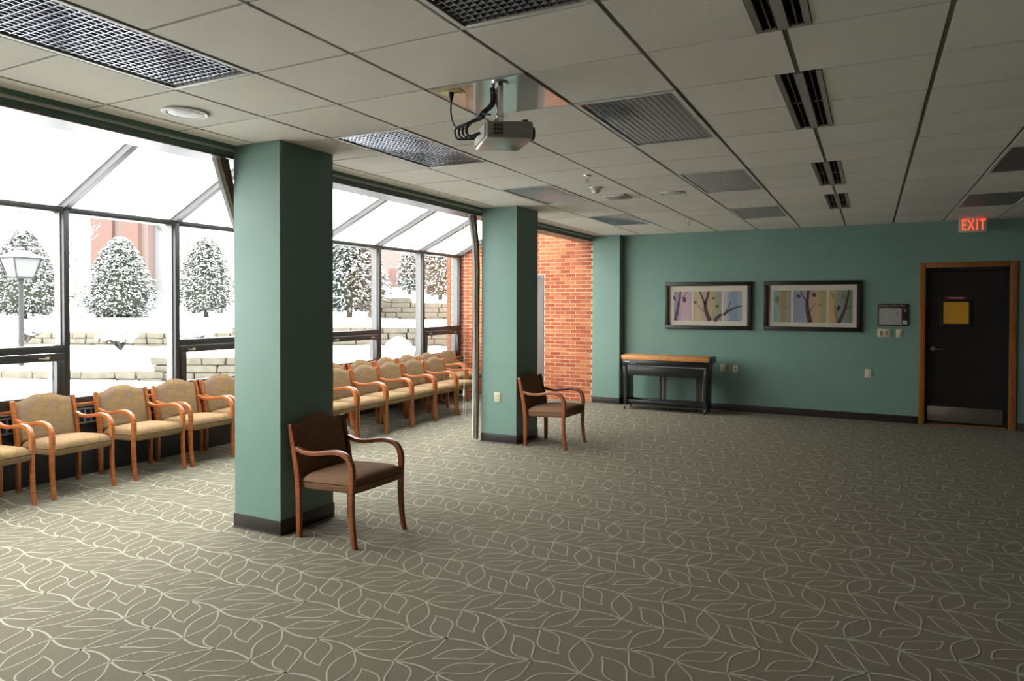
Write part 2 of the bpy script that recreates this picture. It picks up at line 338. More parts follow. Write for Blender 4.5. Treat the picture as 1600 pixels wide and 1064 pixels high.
# ------------------------------------------------------------------ window wall
def rafter(mb, yc, wd, x0, x1, dz0, dz1):
    mb.hexa([(x0, yc-wd, roofz(x0)+dz0), (x1, yc-wd, roofz(x1)+dz0), (x1, yc+wd, roofz(x1)+dz0), (x0, yc+wd, roofz(x0)+dz0),
             (x0, yc-wd, roofz(x0)+dz1), (x1, yc-wd, roofz(x1)+dz1), (x1, yc+wd, roofz(x1)+dz1), (x0, yc+wd, roofz(x0)+dz1)])
XI, XO = -6.81, -6.97
for k in range(10):
    y0, y1 = MY[k], MY[k+1]; T = (k % 2 == 1)
    wn = struct(empty('window_%d' % (k+1), (WX, (y0+y1)/2, .74))); O = wn.location
    mu_ = MB(O).box(XO, XI, y1-.026, y1+.026, .62, EAVE+.0)
    mu_.build('mullion', DARKFRAME, wn, bevel=.002)
    MB(O).box(XO+.02, XI-.045, y1-.037, y1-.026, .76, EAVE-.02).build('mullion_stop', ALU, wn)
    e_ = MB(O).box(XO, XI+.005, y0+.026, y1-.026, EAVE-.035, EAVE+.02); e_.build('eave_rail', DARKFRAME, wn, bevel=.004)
    rf = MB(O); rafter(rf, y1, .03, WX-.05, HX-.2, -.035, .055); rf.build('rafter', ALU, wn, bevel=.002)
    rf = MB(O); rafter(rf, y1, .045, WX-.05, HX-.2, .055, .075); rf.build('rafter_cap', DARKFRAME, wn)
    sp = MB(O); sp.hexa([(WX-.05, y0+.03, roofz(WX-.05)+.04), (HX-.2, y0+.03, roofz(HX-.2)+.04), (HX-.2, y1-.03, roofz(HX-.2)+.04), (WX-.05, y1-.03, roofz(WX-.05)+.04),
        (WX-.05, y0+.03, roofz(WX-.05)+.046), (HX-.2, y0+.03, roofz(HX-.2)+.046), (HX-.2, y1-.03, roofz(HX-.2)+.046), (WX-.05, y1-.03, roofz(WX-.05)+.046)])
    sp.build('roof_pane', SNOWGLASS, wn)
    MB(O).box(XO, XI, y0+.026, y1-.026, .70, .755).build('sill_rail', DARKFRAME, wn, bevel=.003)
    if T:
        MB(O).box(XO, XI, y0+.026, y1-.026, 1.195, 1.265).build('transom_rail', DARKFRAME, wn, bevel=.003)
        MB(O).box(WX-.004, WX+.002, y0+.02, y1-.02, 1.26, EAVE-.03).build('glass_pane', GLASS, wn)
        a, b = y0+.03, y1-.03
        s = MB(O).box(XI-.06, XI+.012, a, b, 1.12, 1.19).box(XI-.06, XI+.012, a, b, .757, .80).box(XI-.06, XI+.012, a, a+.07, .80, 1.12).box(XI-.06, XI+.012, b-.07, b, .80, 1.12).build('vent_sash', DARKFRAME, wn, bevel=.003)
        MB(O).box(WX+.01, WX+.016, a+.06, b-.06, .79, 1.13).build('glass_pane', GLASS, s)
        for yy in (a+.16, b-.16):
            MB(O).box(XI+.012, XI+.022, yy-.018, yy+.018, 1.14, 1.165).tube([(XI+.025, yy+.01, 1.152), (XI+.04, yy-.02, 1.148), (XI+.04, yy-.09, 1.156)], .006, 6).build('sash_handle', BRASS, s, smooth=True)
        # a light strip of aluminium glazing bead on the far jamb
        MB(O).box(XO+.03, XI-.058, b-.075, b-.07, .80, 1.12).build('glazing_bead', ALU, s)
    else:
        MB(O).box(WX-.004, WX+.002, y0+.02, y1-.02, .75, EAVE-.03).build('glass_pane', GLASS, wn)
# ------------------------------------------------------------------ heater below the windows
ht = thing('radiator_cover', 'long dark metal radiator cover below the windows, with slotted grille and wooden sill', 'radiator', (-6.78, 5.1, 0)); O = ht.location
MB(O).box(-6.9, -6.775, MY[0], BRY-.01, .0, .665).build('casing', mat('dark_grey_casing', (.018, .019, .020), .5), ht)
MB(O).box(-6.9, -6.757, MY[0], BRY-.01, .675, .70).build('sill_board', WOOD, ht, bevel=.003)
gm = mat('grille_bar', (.20, .21, .21), .4)
g = MB(O).box(-6.775, -6.762, MY[0], BRY-.01, .635, .65).box(-6.775, -6.762, MY[0], BRY-.01, .50, .515)
yy = MY[0]
while yy < BRY-.02:
    g.hexa([(-6.775, yy, .515), (-6.763, yy, .515), (-6.763, yy+.012, .515), (-6.775, yy+.012, .515), (-6.775, yy+.0, .635), (-6.763, yy+.0, .635), (-6.763, yy+.012, .635), (-6.775, yy+.012, .635)]); yy += .062
g = g.build('grille', gm, ht, fix=False); g['kind'] = 'stuff'
# ------------------------------------------------------------------ ceiling
ce = MB().box(HX-.02, RX+.1, BY-.1, WY+.2, 2.97, 3.05).build('ceiling', TILE); struct(ce)
troffers = [(-4, -2), (-1, -2), (-4, 2), (-1, 2), (-4, 6), (-1, 6), (-1, 10), (-4, 10), (3, 6), (3, 10)]
slots = [(-1, 1), (2, 4), (6, 8), (9, 11)]
tiles = {}
def in_slot(j): return any(a <= j < b for a, b in slots)
big = MB()
for i in range(-6, 17):
    for j in range(-13, 15):
        if any(i == a and b <= j < b+2 for a, b in troffers): continue
        x0 = X0+S*i; x1 = x0+S; y0 = Y0+S*j; y1 = y0+S
        x0 = max(x0, HX-.011); y1 = min(y1, WY+.01); y0 = max(y0, BY); x1 = min(x1, RX)
        a0 = x0+.0115; a1 = x1-.0115; 
        if i == -6: a0 = HX-.005
        if in_slot(j):
            if i == 0: a1 = x1-.112
            if i == 1: a0 = x0+.112
        if y1-y0 < .05: continue
        if i == -2 and j == 1: continue
        w_, h_ = round(a1-a0, 3), round(y1-y0-.015, 3)
        if j < -4 or i > 7: big.box(a0, a1, y0+.0075, y1-.0075, ZC, ZC+.02); continue
        key = (w_, h_)
        if key not in tiles:
            o = MB().box(0, w_, 0, h_, 0, .02).build('ceiling_tile', TILE, ce); tiles[key] = o
        else: o = tiles[key].copy(); C.objects.link(o)
        o.location = (a0, y0+.0075, ZC+R.uniform(-.0008, .0008))
o = big.build('ceiling_tile_field', TILE, ce, fix=False); o['kind'] = 'stuff'
g = MB()
for i in range(-5, 17):
    x = X0+S*i
    MB().box(x-.014, x+.014, BY, WY, ZC+.009, ZC+.016).build('main_runner', GRID, ce)
for j in range(-13, 15):
    y = Y0+S*j
    if y > BY: MB().box(HX, RX, y-.0095, y+.0095, ZC+.0095, ZC+.0155).build('cross_tee', GRID2, ce)
# glossy panel above the projector
pp = bx('access_panel', PANELM, ce, X0-2*S+.012, X0-S-.012, Y0+S+.008, Y0+2*S-.008, ZC-.002, ZC+.018)
# supply-air slots
X1 = X0+S
for n_, (a, b) in enumerate(slots):
    ya, yb = Y0+S*a+.01, Y0+S*b-.01
    t = thing('air_diffuser', ['double slot air diffuser in the ceiling cut by the top edge of the photo', 'double slot air diffuser in the ceiling, second from the camera', 'double slot air diffuser in the ceiling, third from the camera', 'smallest double slot air diffuser in the ceiling, nearest the far wall'][n_], 'air vent', (X1, ya, ZC-.01), group='ceiling slot air diffusers')
    O = (X1, ya, ZC-.01)
    MB(O).box(X1-.022, X1+.022, ya, yb, ZC-.004, ZC+.012).build('centre_bar', GRID2, t)
    for s_ in (-1, 1):
        xs = sorted((X1+s_*.026, X1+s_*.082)); MB(O).box(xs[0], xs[1], ya, yb, ZC+.05, ZC+.07).box(xs[0], xs[0]+.003, ya, yb, ZC+.0, ZC+.07).box(xs[1]-.003, xs[1], ya, yb, ZC, ZC+.07).build('slot_channel', BLACKHOLE, t)
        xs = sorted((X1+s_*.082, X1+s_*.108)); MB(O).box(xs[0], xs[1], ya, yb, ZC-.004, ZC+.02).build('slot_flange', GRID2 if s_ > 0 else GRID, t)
        xs = sorted((X1+s_*.05, X1+s_*.056)); MB(O).box(xs[0], xs[1], ya, yb, ZC+.006, ZC+.04).build('slot_vane', GRID, t)
# recessed lights
LOUV = mat('louvre_aluminium', (.46, .48, .54), .2, metal=1)
HOUS = mat('light_housing_white', (.55, .55, .55), .5)
labels = {(-4, -2): 'large louvred ceiling light at the top left corner, above the windows', (-1, -2): 'louvred ceiling light cut by the top edge of the photo',
 (-4, 2): 'bright louvred ceiling light behind the projector, right of the nearest column', (-1, 2): 'dark louvred ceiling light right of the projector',
 (-4, 6): 'bluish louvred ceiling light just before the second column', (-1, 6): 'grey louvred ceiling light between the projector row and far wall, middle of its row',
 (-1, 10): 'grey louvred ceiling light of the middle row, nearest the far wall', (-4, 10): 'small dark louvred ceiling light beside the top of the brick wall',
 (3, 6): 'louvred ceiling light at the right edge of the photo, farther from the exit sign', (3, 10): 'louvred ceiling light just in front of the exit sign',
}
def make_light():
    t = empty('ceiling_light'); Wd, Ln = S-.016, 2*S-.016
    f_ = .026
    MB().box(0, f_, 0, Ln, -.004, .008).box(Wd-f_, Wd, 0, Ln, -.004, .008).box(f_, Wd-f_, 0, f_, -.004, .008).box(f_, Wd-f_, Ln-f_, Ln, -.004, .008).build('frame', WHITE, t, bevel=.0015, seg=1)
    MB().box(f_, Wd-f_, f_, Ln-f_, .115, .12).box(f_-.003, f_, f_, Ln-f_, .008, .115).box(Wd-f_, Wd-f_+.003, f_, Ln-f_, .008, .115).box(f_, Wd-f_, f_-.003, f_, .008, .115).box(f_, Wd-f_, Ln-f_, Ln-f_+.003, .008, .115).build('housing', HOUS, t)
    for q in (.2, .4): MB().tube([(Wd*q+.055, f_+.02, .085), (Wd*q+.055, Ln-f_-.02, .085)], .013, 8).build('fluorescent_tube', WHITE, t, smooth=True)
    lv = MB(); nx, ny = 15, 31; a, b, c, d_ = f_, Wd-f_, f_, Ln-f_
    def blade(p0, p1, q0, q1, ax):
        # wedge blade: thin at the bottom, thicker at the top, like a parabolic louvre
        for k in range(1):
            if ax: lv.hexa([(p0-.0012, q0, .002), (p0+.0012, q0, .002), (p0+.0012, q1, .002), (p0-.0012, q1, .002), (p0-.008, q0, .03), (p0+.008, q0, .03), (p0+.008, q1, .03), (p0-.008, q1, .03)])
            else: lv.hexa([(q0, p0-.0012, .0025), (q1, p0-.0012, .0025), (q1, p0+.0012, .0025), (q0, p0+.0012, .0025), (q0, p0-.0100, .03), (q1, p0-.0100, .03), (q1, p0+.0100, .03), (q0, p0+.0100, .03)])
    for k in range(1, nx): blade(a+(b-a)*k/nx, 0, c, d_, 1)
    for k in range(1, ny): blade(c+(d_-c)*k/ny, 0, a, b, 0)
    lv.build('louvre', LOUV, t, fix=False)
    return t
L0 = make_light(); first = True
for (i, j) in troffers:
    t = L0 if first else copy_tree(L0); first = False
    t.location = (X0+S*i+.008, Y0+S*j+.008, ZC); tag(t, labels[(i, j)], 'ceiling light', 'recessed louvred ceiling lights')
# ------------------------------------------------------------------ ceiling fittings
def speaker(x, y, label, rr=.135):
    t = thing('round_diffuser', label, 'ceiling vent', (x, y, ZC), group='round white ceiling diffusers'); O = (x, y, ZC)
    MB(O).lathe(x, y, [(rr, ZC+.001), (rr, ZC-.008), (rr*.93, ZC-.014), (rr*.80, ZC-.012), (rr*.78, ZC-.004), (rr*.6, ZC-.004)], 40).build('ring', WHITE, t, smooth=True)
    MB(O).lathe(x, y, [(rr*.74, ZC-.006), (rr*.72, ZC-.012), (rr*.5, ZC-.018), (0.001, ZC-.02)], 40).build('disc', WHITE, t, smooth=True)
speaker(-3.716, 2.86, 'round white ceiling diffuser above the near windows, left of the column')
speaker(-1.843, 7.19, 'small round white ceiling diffuser between the louvred lights, farther back', .13)
def sprinkler(x, y, label):
    t = thing('sprinkler', label, 'sprinkler', (x, y, ZC), group='ceiling sprinklers'); O = (x, y, ZC)
    MB(O).lathe(x, y, [(.036, ZC), (.034, ZC-.008), (.012, ZC-.012)], 20).build('rose', BRASS, t, smooth=True)
    MB(O).tube([(x, y, ZC-.01), (x, y, ZC-.03)], .008).tube([(x-.01, y, ZC-.03), (x-.013, y, ZC-.045), (x, y, ZC-.06)], .003, 6).tube([(x+.01, y, ZC-.03), (x+.013, y, ZC-.045), (x, y, ZC-.06)], .003, 6).lathe(x, y, [(.014, ZC-.06), (.014, ZC-.063)], 12).build('spray_head', CHROME, t)
sprinkler(-2.279, 5.894, 'small ceiling sprinkler just in front of the smoke detector')
sprinkler(-2.226, 9.625, 'small ceiling sprinkler farthest back, near the far wall')
t = thing('smoke_detector', 'round white smoke detector on the ceiling behind a sprinkler', 'smoke detector', (-2.44, 6.54, ZC)); O = t.location
MB(O).lathe(-2.44, 6.54, [(.062, ZC), (.062, ZC-.012), (.05, ZC-.02)], 28).build('base', WHITE, t, smooth=True)
MB(O).lathe(-2.44, 6.54, [(.046, ZC-.02), (.044, ZC-.038), (.028, ZC-.045), (.024, ZC-.058), (.01, ZC-.06)], 28).build('sensor_head', WHITE, t, smooth=True)
t = thing('ceiling_speaker', 'flat square white ceiling fitting behind the smoke detector', 'ceiling fitting', (-2.44, 7.18, ZC)); O = t.location
MB(O).box(-2.57, -2.31, 7.03, 7.31, ZC-.016, ZC+.001).build('cover', WHITE, t, bevel=.004); MB(O).box(-2.53, -2.35, 7.07, 7.27, ZC-.022, ZC-.016).build('inset', GRID2, t, bevel=.002)

# ------------------------------------------------------------------ projector
zb, zt = 2.505, 2.592
A = Vector((-1.725, 3.06)); ex = Vector((.85, .527)); ey = Vector((-.66, .751))
t = thing('projector', 'grey white projector hanging from the ceiling on a short pole', 'projector', (-1.72, 3.24, ZC)); t.rotation_euler.z = 0
O = Vector((-1.72, 3.24, ZC))
def P(u, v, z): q = A+ex*u+ey*v; return (q.x, q.y, z)
LW, DP = .235, .31
body = MB(O)
def prism_uv(mb, pts, z0, z1, ins=0):
    b = len(mb.v); n = len(pts)
    for z in (z0, z1):
        for u_, v_ in pts: mb.v.append(P(u_, v_, z))
    mb.f.append([b+k for k in range(n)][::-1]); mb.f.append([b+n+k for k in range(n)])
    for k in range(n): mb.f.append([b+k, b+(k+1) % n, b+n+(k+1) % n, b+n+k])
prism_uv(body, [(0, 0), (LW, 0), (LW+.012, DP*.5), (LW, DP), (0, DP)], zb, zt)
bo = body.build('shell', PROJ, t, bevel=.010, seg=3)
v_ = MB(O)
for r_ in range(8):
    for c_ in range(3): prism_uv(v_, [(.035+c_*.016, -.0012), (.049+c_*.016, -.0012), (.049+c_*.016, .004), (.035+c_*.016, .004)], zb+.018+r_*.0068, zb+.022+r_*.0068)
v_.build('vent_slots', BLACKP, bo)
ln = MB(O); c0 = Vector(P(LW+.004, .09, zb+.045)); c1 = Vector(P(LW+.03, .09, zb+.045)); ln.tube([c0, c1], .034, 24); lo = ln.build('lens_ring', BLACKP, t, smooth=True)
MB(O).tube([c1-Vector((ex.x, ex.y, 0))*.004, c1+Vector((ex.x, ex.y, 0))*.003], .024, 24).build('lens_glass', mat('lens_glass', (.05, .05, .07), .05, spec=1), lo, smooth=True)
MB(O).tube([P(LW-.03, .03, zt), P(LW-.03, .03, zt+.012)], .013, 12).build('focus_knob', BLACKP, t)
cp = MB(O); prism_uv(cp, [(-.008, .03), (.001, .03), (.001, DP-.03), (-.008, DP-.03)], zb+.014, zt-.012); cp.build('connector_panel', WHITE, t)
br = MB(O); prism_uv(br, [(.07, .08), (.19, .08), (.19, .24), (.07, .24)], zt, zt+.012)
for u_, vv in ((.06, .07), (.2, .07), (.2, .25), (.06, .25)): br.tube([P(u_, vv, zt), P(u_, vv, zt+.022)], .006, 8)
br.build('mounting_bracket', GREYP, t)
pc = P(.10, .16, 0); px_, py_ = pc[0], pc[1]
MB(O).lathe(px_, py_, [(.02, zt+.01), (.02, zt+.06), (.026, zt+.06), (.026, zt+.075), (.018, zt+.075), (.018, ZC-.01), (.045, ZC-.01), (.045, ZC-.002)], 20).build('pole', CHROME, t, smooth=True)
# cables
cb = MB(O); a_ = Vector((px_-.03, py_-.02, ZC-.03))
for k in range(4):
    o_ = Vector((R.uniform(-.012, .012), R.uniform(-.012, .012), 0)); e_ = Vector(P(-.02, .07+.045*k, zb+.04)); m_ = Vector(P(-.075-.012*k, .10+.04*k, zb+.055+.004*k)); mm = Vector(P(-.02, .10, zt+.03))
    pts = [a_+o_, a_+o_+Vector((0, 0, -.08)), mm+o_+Vector((.03, 0, .03)), mm+o_, m_+Vector((0, 0, .035)), m_+Vector((-.01, 0, -.01)), m_+Vector((.015, .0, -.03)), e_]
    # smooth with Catmull-Rom
    Q = []
    for s_ in range(len(pts)-1):
        p0, p1, p2, p3 = pts[max(s_-1, 0)], pts[s_], pts[s_+1], pts[min(s_+2, len(pts)-1)]
        for w_ in (0, .25, .5, .75): Q.append(.5*((2*p1)+(p2-p0)*w_+(2*p0-5*p1+4*p2-p3)*w_*w_+(3*p1-3*p2+p3-p0)*w_**3))
    Q.append(pts[-1]); MB(O).tube(Q, .006 if k else .008, 8).build('cable', BLACKP, t, smooth=True)
MB(O).tube([a_+Vector((0, 0, .03)), a_+Vector((0, 0, -.03))], .011, 10).build('cable_sleeve', WHITE, t, smooth=True)
plug = Vector((-2.053, 3.245, ZC)); e_ = Vector(P(-.03, .05, zt+.01))
pw = [plug+Vector((0, 0, -.05)), plug+Vector((0, .0, -.13)), plug+Vector((.03, .0, -.20)), plug+Vector((.10, -.01, -.215)), (plug+e_)/2+Vector((.09, 0, -.06)), e_+Vector((.03, 0, .03)), e_+Vector((.07, 0, .02))]
Q = []
for s_ in range(len(pw)-1):
    p0, p1, p2, p3 = pw[max(s_-1, 0)], pw[s_], pw[s_+1], pw[min(s_+2, len(pw)-1)]
    for w_ in (0, .2, .4, .6, .8): Q.append(.5*((2*p1)+(p2-p0)*w_+(2*p0-5*p1+4*p2-p3)*w_*w_+(3*p1-3*p2+p3-p0)*w_**3))
Q.append(pw[-1]); MB(O).tube(Q, .0045, 8).build('power_cable', BLACKP, t, smooth=True)
MB(O).tube([plug+Vector((0, 0, -.005)), plug+Vector((0, 0, -.03)), plug+Vector((0, 0, -.055))], [.017, .013, .006], 10).build('plug', BLACKP, t, smooth=True)
t = thing('power_outlet', 'yellowish power outlet in the ceiling with the projector plugged in', 'outlet', (-2.05, 3.24, ZC)); O = t.location
MB(O).box(-2.12, -1.98, 3.205, 3.275, ZC-.007, ZC-.001).build('cover_plate', mat('yellowed_plate', (.55, .50, .16), .5), t, bevel=.002)
MB(O).box(-2.0, -1.985, 3.225, 3.26, ZC-.0075, ZC-.0065).build('outlet_slot', BLACKP, t)

# ------------------------------------------------------------------ chairs
def sweep(mb, path, th, x0, x1):
    n = len(path); b = len(mb.v)
    for k, (y, z) in enumerate(path):
        p, q = path[max(k-1, 0)], path[min(k+1, n-1)]; dy, dz = q[0]-p[0], q[1]-p[1]; l = math.hypot(dy, dz); ny, nz = -dz/l, dy/l
        if k == 0 and z < .01 or k == n-1 and z < .01: ny, nz = (1 if ny > 0 else -1), 0
        h = th[k]/2
        mb.v += [(x0, y+ny*h, z+nz*h), (x1, y+ny*h, z+nz*h), (x1, y-ny*h, z-nz*h), (x0, y-ny*h, z-nz*h)]
    for k in range(n-1):
        for q in range(4): mb.f.append([b+4*k+q, b+4*k+(q+1) % 4, b+4*k+4+(q+1) % 4, b+4*k+4+q])
    mb.f.append([b, b+1, b+2, b+3]); mb.f.append([b+4*n-4+q for q in range(4)][::-1]); return mb
def spline(pts, m=4):
    Q = []
    for s_ in range(len(pts)-1):
        p0, p1, p2, p3 = [Vector(p) for p in (pts[max(s_-1, 0)], pts[s_], pts[s_+1], pts[min(s_+2, len(pts)-1)])]
        for k in range(m):
            w_ = k/m; Q.append(tuple(.5*((2*p1)+(p2-p0)*w_+(2*p0-5*p1+4*p2-p3)*w_*w_+(3*p1-3*p2+p3-p0)*w_**3)))
    Q.append(tuple(pts[-1])); return Q
def make_chair(fab, wood, name='armchair'):
    t = empty(name)
    # seat: rounded cushion with crowned top and waterfall front
    nx, ny = 20, 20; W2 = .252
    top = []; bot = []
    for j in range(ny+1):
        tr, br_ = [], []
        for i in range(nx+1):
            a = math.sin(math.pi/2*(-1+2*i/nx)); b = math.sin(math.pi/2*(-1+2*j/ny))
            ex_ = 1-abs(a)**10; ey_ = 1-abs(b)**5
            x = a*W2*(1-.012*(1-ey_)); y = .022+b*(.250+.008*(1-a*a)*(b > 0))
            cz = .408+.012*b
            thk = .058*max(1-abs(a)**16, 0)**.42*max(1-abs(b)**8, 0)**.45; thb = .055*(max(1-abs(a)**20, 0)*max(1-abs(b)**16, 0))**.22
            tr.append((x, y, cz+thk+.018*(1-a*a)*(1-b*b)**.6+(.005)))
            br_.append((x, y, cz-thb))
        top.append(tr); bot.append(br_)
    MB().grid(top).grid([r_[::-1] for r_ in bot]).build('seat', fab, t, smooth=True)
    # backrest
    nx, nz = 20, 14; fr, bk = [], []
    for j in range(nz+1):
        f1, b1 = [], []
        for i in range(nx+1):
            a = -1+2*i/nx; v_ = j/nz; x = a*.252
            q_ = max(0, min(1, (abs(a)-.22)/.62)); h = 1-q_*q_*(3-2*q_); ztop = .795+.045*h-.006*a*a
            z = .42+(ztop-.42)*v_
            yc = -.258-.080*max(0, (z-.42)/.38)-.010*(1-a*a)
            ed = (1-abs(a)**8)**.5*max(0, 1-abs(2*v_-1)**10)**.5; th = .028*ed
            f1.append((x, yc+th+.010*(1-a*a)*(1-(2*v_-1)**2), z)); b1.append((x, yc-th, z))
        fr.append(f1); bk.append(b1)
    MB().grid(fr).grid([r_[::-1] for r_ in bk]).build('backrest', fab, t, smooth=True)
    rear = spline([(-.250, 0), (-.249, .14), (-.252, .30), (-.262, .44), (-.287, .58), (-.315, .70), (-.336, .800)])
    rth = [.036+.012*math.sin(math.pi*min(1, k/(len(rear)-1)*1.05)) for k in range(len(rear))]
    frontl = spline([(.278, 0), (.262, .09), (.250, .20), (.246, .32), (.250, .43), (.252, .50)])
    fth = [.030, .031, .032, .033, .034, .035, .036, .037, .038, .038, .039, .039, .040, .040, .040, .040, .040, .040, .040, .040, .040][:len(frontl)]
    arm = spline([(.2520, .475), (.252, .50), (.246, .555), (.222, .603), (.175, .632), (.11, .642), (.03, .634), (-.06, .617), (-.14, .610), (-.21, .615), (-.275, .634)])
    ath = [.042 if k < 10 else .037-.008*min(1, (k-10)/25) for k in range(len(arm))]
    for s_ in (-1, 1):
        x0, x1 = sorted((s_*.248, s_*.277))
        sweep(MB(), rear, rth, x0, x1).build('leg', wood, t, bevel=.004)
        sweep(MB(), frontl, fth, x0, x1).build('leg', wood, t, bevel=.004)
        sweep(MB(), arm, ath, x0-.0015, x1+.0015).build('armrest', wood, t, bevel=.005)
    MB().box(-.25, .25, -.245, -.225, .36, .40).build('rear_rail', wood, t)
    return t
c0 = make_chair(FAB, WOOD); used = False
def place(x, y, rz, label, group, z=0):
    global used
    t = c0 if not used else copy_tree(c0); used = True
    t.location = (x, y, z); t.rotation_euler.z = rz; tag(t, label, 'chair', group); return t
H = -math.pi/2
rowA = [(3.0, 'patterned tan armchair at the left edge of the photo, below the near window'),
        (3.675, 'patterned tan armchair under the near windows, second from the left edge'),
        (4.41, 'patterned tan armchair under the near windows, third from the left edge'),
        (5.022, 'patterned tan armchair under the near windows, just left of the near column\'s last one'),
        (5.615, 'patterned tan armchair half hidden by the left side of the near column')]
for y, l in rowA: place(-6.385, y, H+R.uniform(-.015, .015), l, 'chairs in a row under the near windows')
rowC = [(7.49, 'tan armchair of the back row by the window, mostly hidden right of the near column'), (8.12, 'tan armchair of the back row by the window, second right of the near column'),
        (8.72, 'tan armchair of the back row by the window, third right of the near column'), (9.28, 'tan armchair of the back row by the window, fourth right of the near column'),
        (9.86, 'tan armchair of the back row by the window, next to the last one'), (10.47, 'tan armchair of the back row by the window, last before the brick wall')]
for y, l in rowC: place(-6.385, y, H+R.uniform(-.01, .01), l, 'chairs in the back row between the columns')
rowB = [(6.31, 'tan armchair of the front row, partly hidden by the near column'), (6.885, 'tan armchair of the front row, second right of the near column'),
        (7.445, 'tan armchair of the front row, third right of the near column'), (8.005, 'tan armchair of the front row, fourth right of the near column'),
        (8.572, 'tan armchair of the front row, fifth right of the near column'), (9.15, 'tan armchair of the front row, last before the curtain')]
for y, l in rowB: place(-5.765, y, H+R.uniform(-.004, .004), l, 'chairs in the front row between the columns')
cB = make_chair(FABB, WOODD); cB.location = (-3.352, 3.945, 0); cB.rotation_euler.z = H-.04
tag(cB, 'brown armchair standing alone against the near teal column', 'chair', 'lone armchairs beside the columns')
cD = copy_tree(cB); cD.location = (-3.335, 7.575, 0); cD.rotation_euler.z = H-.05; tag(cD, 'brown armchair standing alone against the second teal column', 'chair', 'lone armchairs beside the columns')

# ------------------------------------------------------------------ curtains beside the columns
def curtain(x, y, pts, label):
    t = thing('curtain', label, 'curtain', (x, y, 0), group='curtains drawn back against the columns'); O = (x, y, 0)
    def sheet(off, m, nm, xo):
        rows = []
        for (z, dy, wd) in pts:
            r_ = []
            for k in range(13):
                s_ = k/12; r_.append((x-xo-.012*math.sin(s_*math.pi*5+z*.7), y+dy+wd*s_, z))
            rows.append(r_)
        mb = MB(O).grid(rows); mb.build(nm, m, t, smooth=True)
    sheet(0, CURT, 'curtain_face', .0); sheet(0, CURT_LIT, 'curtain_lit_side', .045)
    MB(O).box(x-.05, x+.0, y+pts[0][1]+.01, y+pts[0][1]+pts[0][2]-.01, pts[0][0]-.004, pts[0][0]+.012).build('carrier', WHITE, t)
    return t
curtain(-4.235, 3.52, [(2.735, 0, .09), (2.6, .045, .08), (2.45, .10, .075), (2.3, .16, .07), (2.15, .23, .07), (1.0, .24, .07), (.08, .24, .07)], 'gathered beige curtain end at the top left of the near column')
t = curtain(-4.235, 7.15, [(2.735, 0, .10), (2.6, .05, .07), (2.4, .10, .06), (2.1, .125, .055), (1.2, .12, .055), (.5, .12, .055), (.03, .11, .06)], 'gathered curtain hanging full height left of the second column')
O = (-4.235, 7.15, 0)
MB(O).tube([(-4.33, 7.14, 2.72), (-4.33, 7.14, .62)], .003, 6).tube([(-4.33, 7.14, .64), (-4.33, 7.14, .56)], .012, 8).tube([(-4.33, 7.14, .56), (-4.335, 7.12, .3), (-4.33, 7.16, .26), (-4.325, 7.17, .5)], .003, 6).build('pull_cord', WHITE, t)

# ------------------------------------------------------------------ stage piano
t = thing('stage_piano', 'black electric piano on castered stand with a golden wooden lid, by the far wall', 'piano', (-2.82, 10.86, 0)); O = t.location
yf, yb = 10.66, 11.04
MB(O).box(-3.53, -2.165, yf-.01, yb, .795, .865).build('lid', MAPLE, t, bevel=.006)
MB(O).box(-2.163, -2.125, yf-.01, yb+.01, .765, .865).build('end_cap', BLACKP, t, bevel=.012)
MB(O).box(-3.51, -2.165, yf, yb, .690, .793).build('keyboard_body', BLACKP, t, bevel=.004)
MB(O).box(-3.42, -2.20, yf-.006, yf, .692, .708).build('keyslip', GREYP, t)
MB(O).box(-3.47, -3.40, yf-.0015, yf, .748, .77).box(-3.40, -3.29, yf-.0015, yf, .738, .745).build('maker_lettering', PRINTW, t)
MB(O).box(-3.44, -2.19, yf+.02, yf+.05, .545, .688).build('apron', BLACK, t, bevel=.004)
for x in (-3.475, -2.205):
    q_ = 1 if x < -3 else -1; lg = [(x+.008*q_, .075), (x+.010*q_, .20), (x+.006*q_, .40), (x, .56), (x-.004*q_, .69)]
    mb = MB(O); n = len(lg); b = len(mb.v)
    for (xx, z) in lg:
        for dx, dy in ((-.03, yf+.015), (.03, yf+.015), (.03, yb-.03), (-.03, yb-.03)): mb.v.append((xx+dx, dy, z))
    for k in range(n-1):
        for q in range(4): mb.f.append([b+4*k+q, b+4*k+(q+1) % 4, b+4*k+4+(q+1) % 4, b+4*k+4+q])
    mb.f.append([b, b+1, b+2, b+3]); mb.f.append([b+4*n-4+q for q in range(4)])
    mb.build('leg', BLACK, t, bevel=.004)
MB(O).box(-3.44, -2.24, yf+.03, yf+.09, .10, .155).box(-3.44, -2.24, yb-.10, yb-.04, .10, .155).build('bottom_rail', BLACK, t, bevel=.004)
MB(O).box(-3.45, -2.23, yf+.09, yb-.10, .075, .10).build('bottom_shelf', BLACK, t)
MB(O).box(-3.1, -2.6, yf-.01, yf+.03, .08, .105).build('pedal_bar', BLACK, t)
RB = mat('red_brown_wood', (.06, .018, .012), .5)
for x in (-2.99, -2.925, -2.405, -2.36): MB(O).box(x, x+.035, yb-.10, yb-.065, .14, .70).build('support_post', RB, t)
for x in (-3.475, -2.215):
    for y in (yf+.0, yb-.05):
        ca = MB(O).box(x-.012, x+.012, y-.012, y+.03, .045, .08).build('caster', CHROME, t)
        MB(O).tube([(x-.011, y, .026), (x+.011, y, .026)], .026, 16).build('wheel', BLACKP, ca, smooth=True)

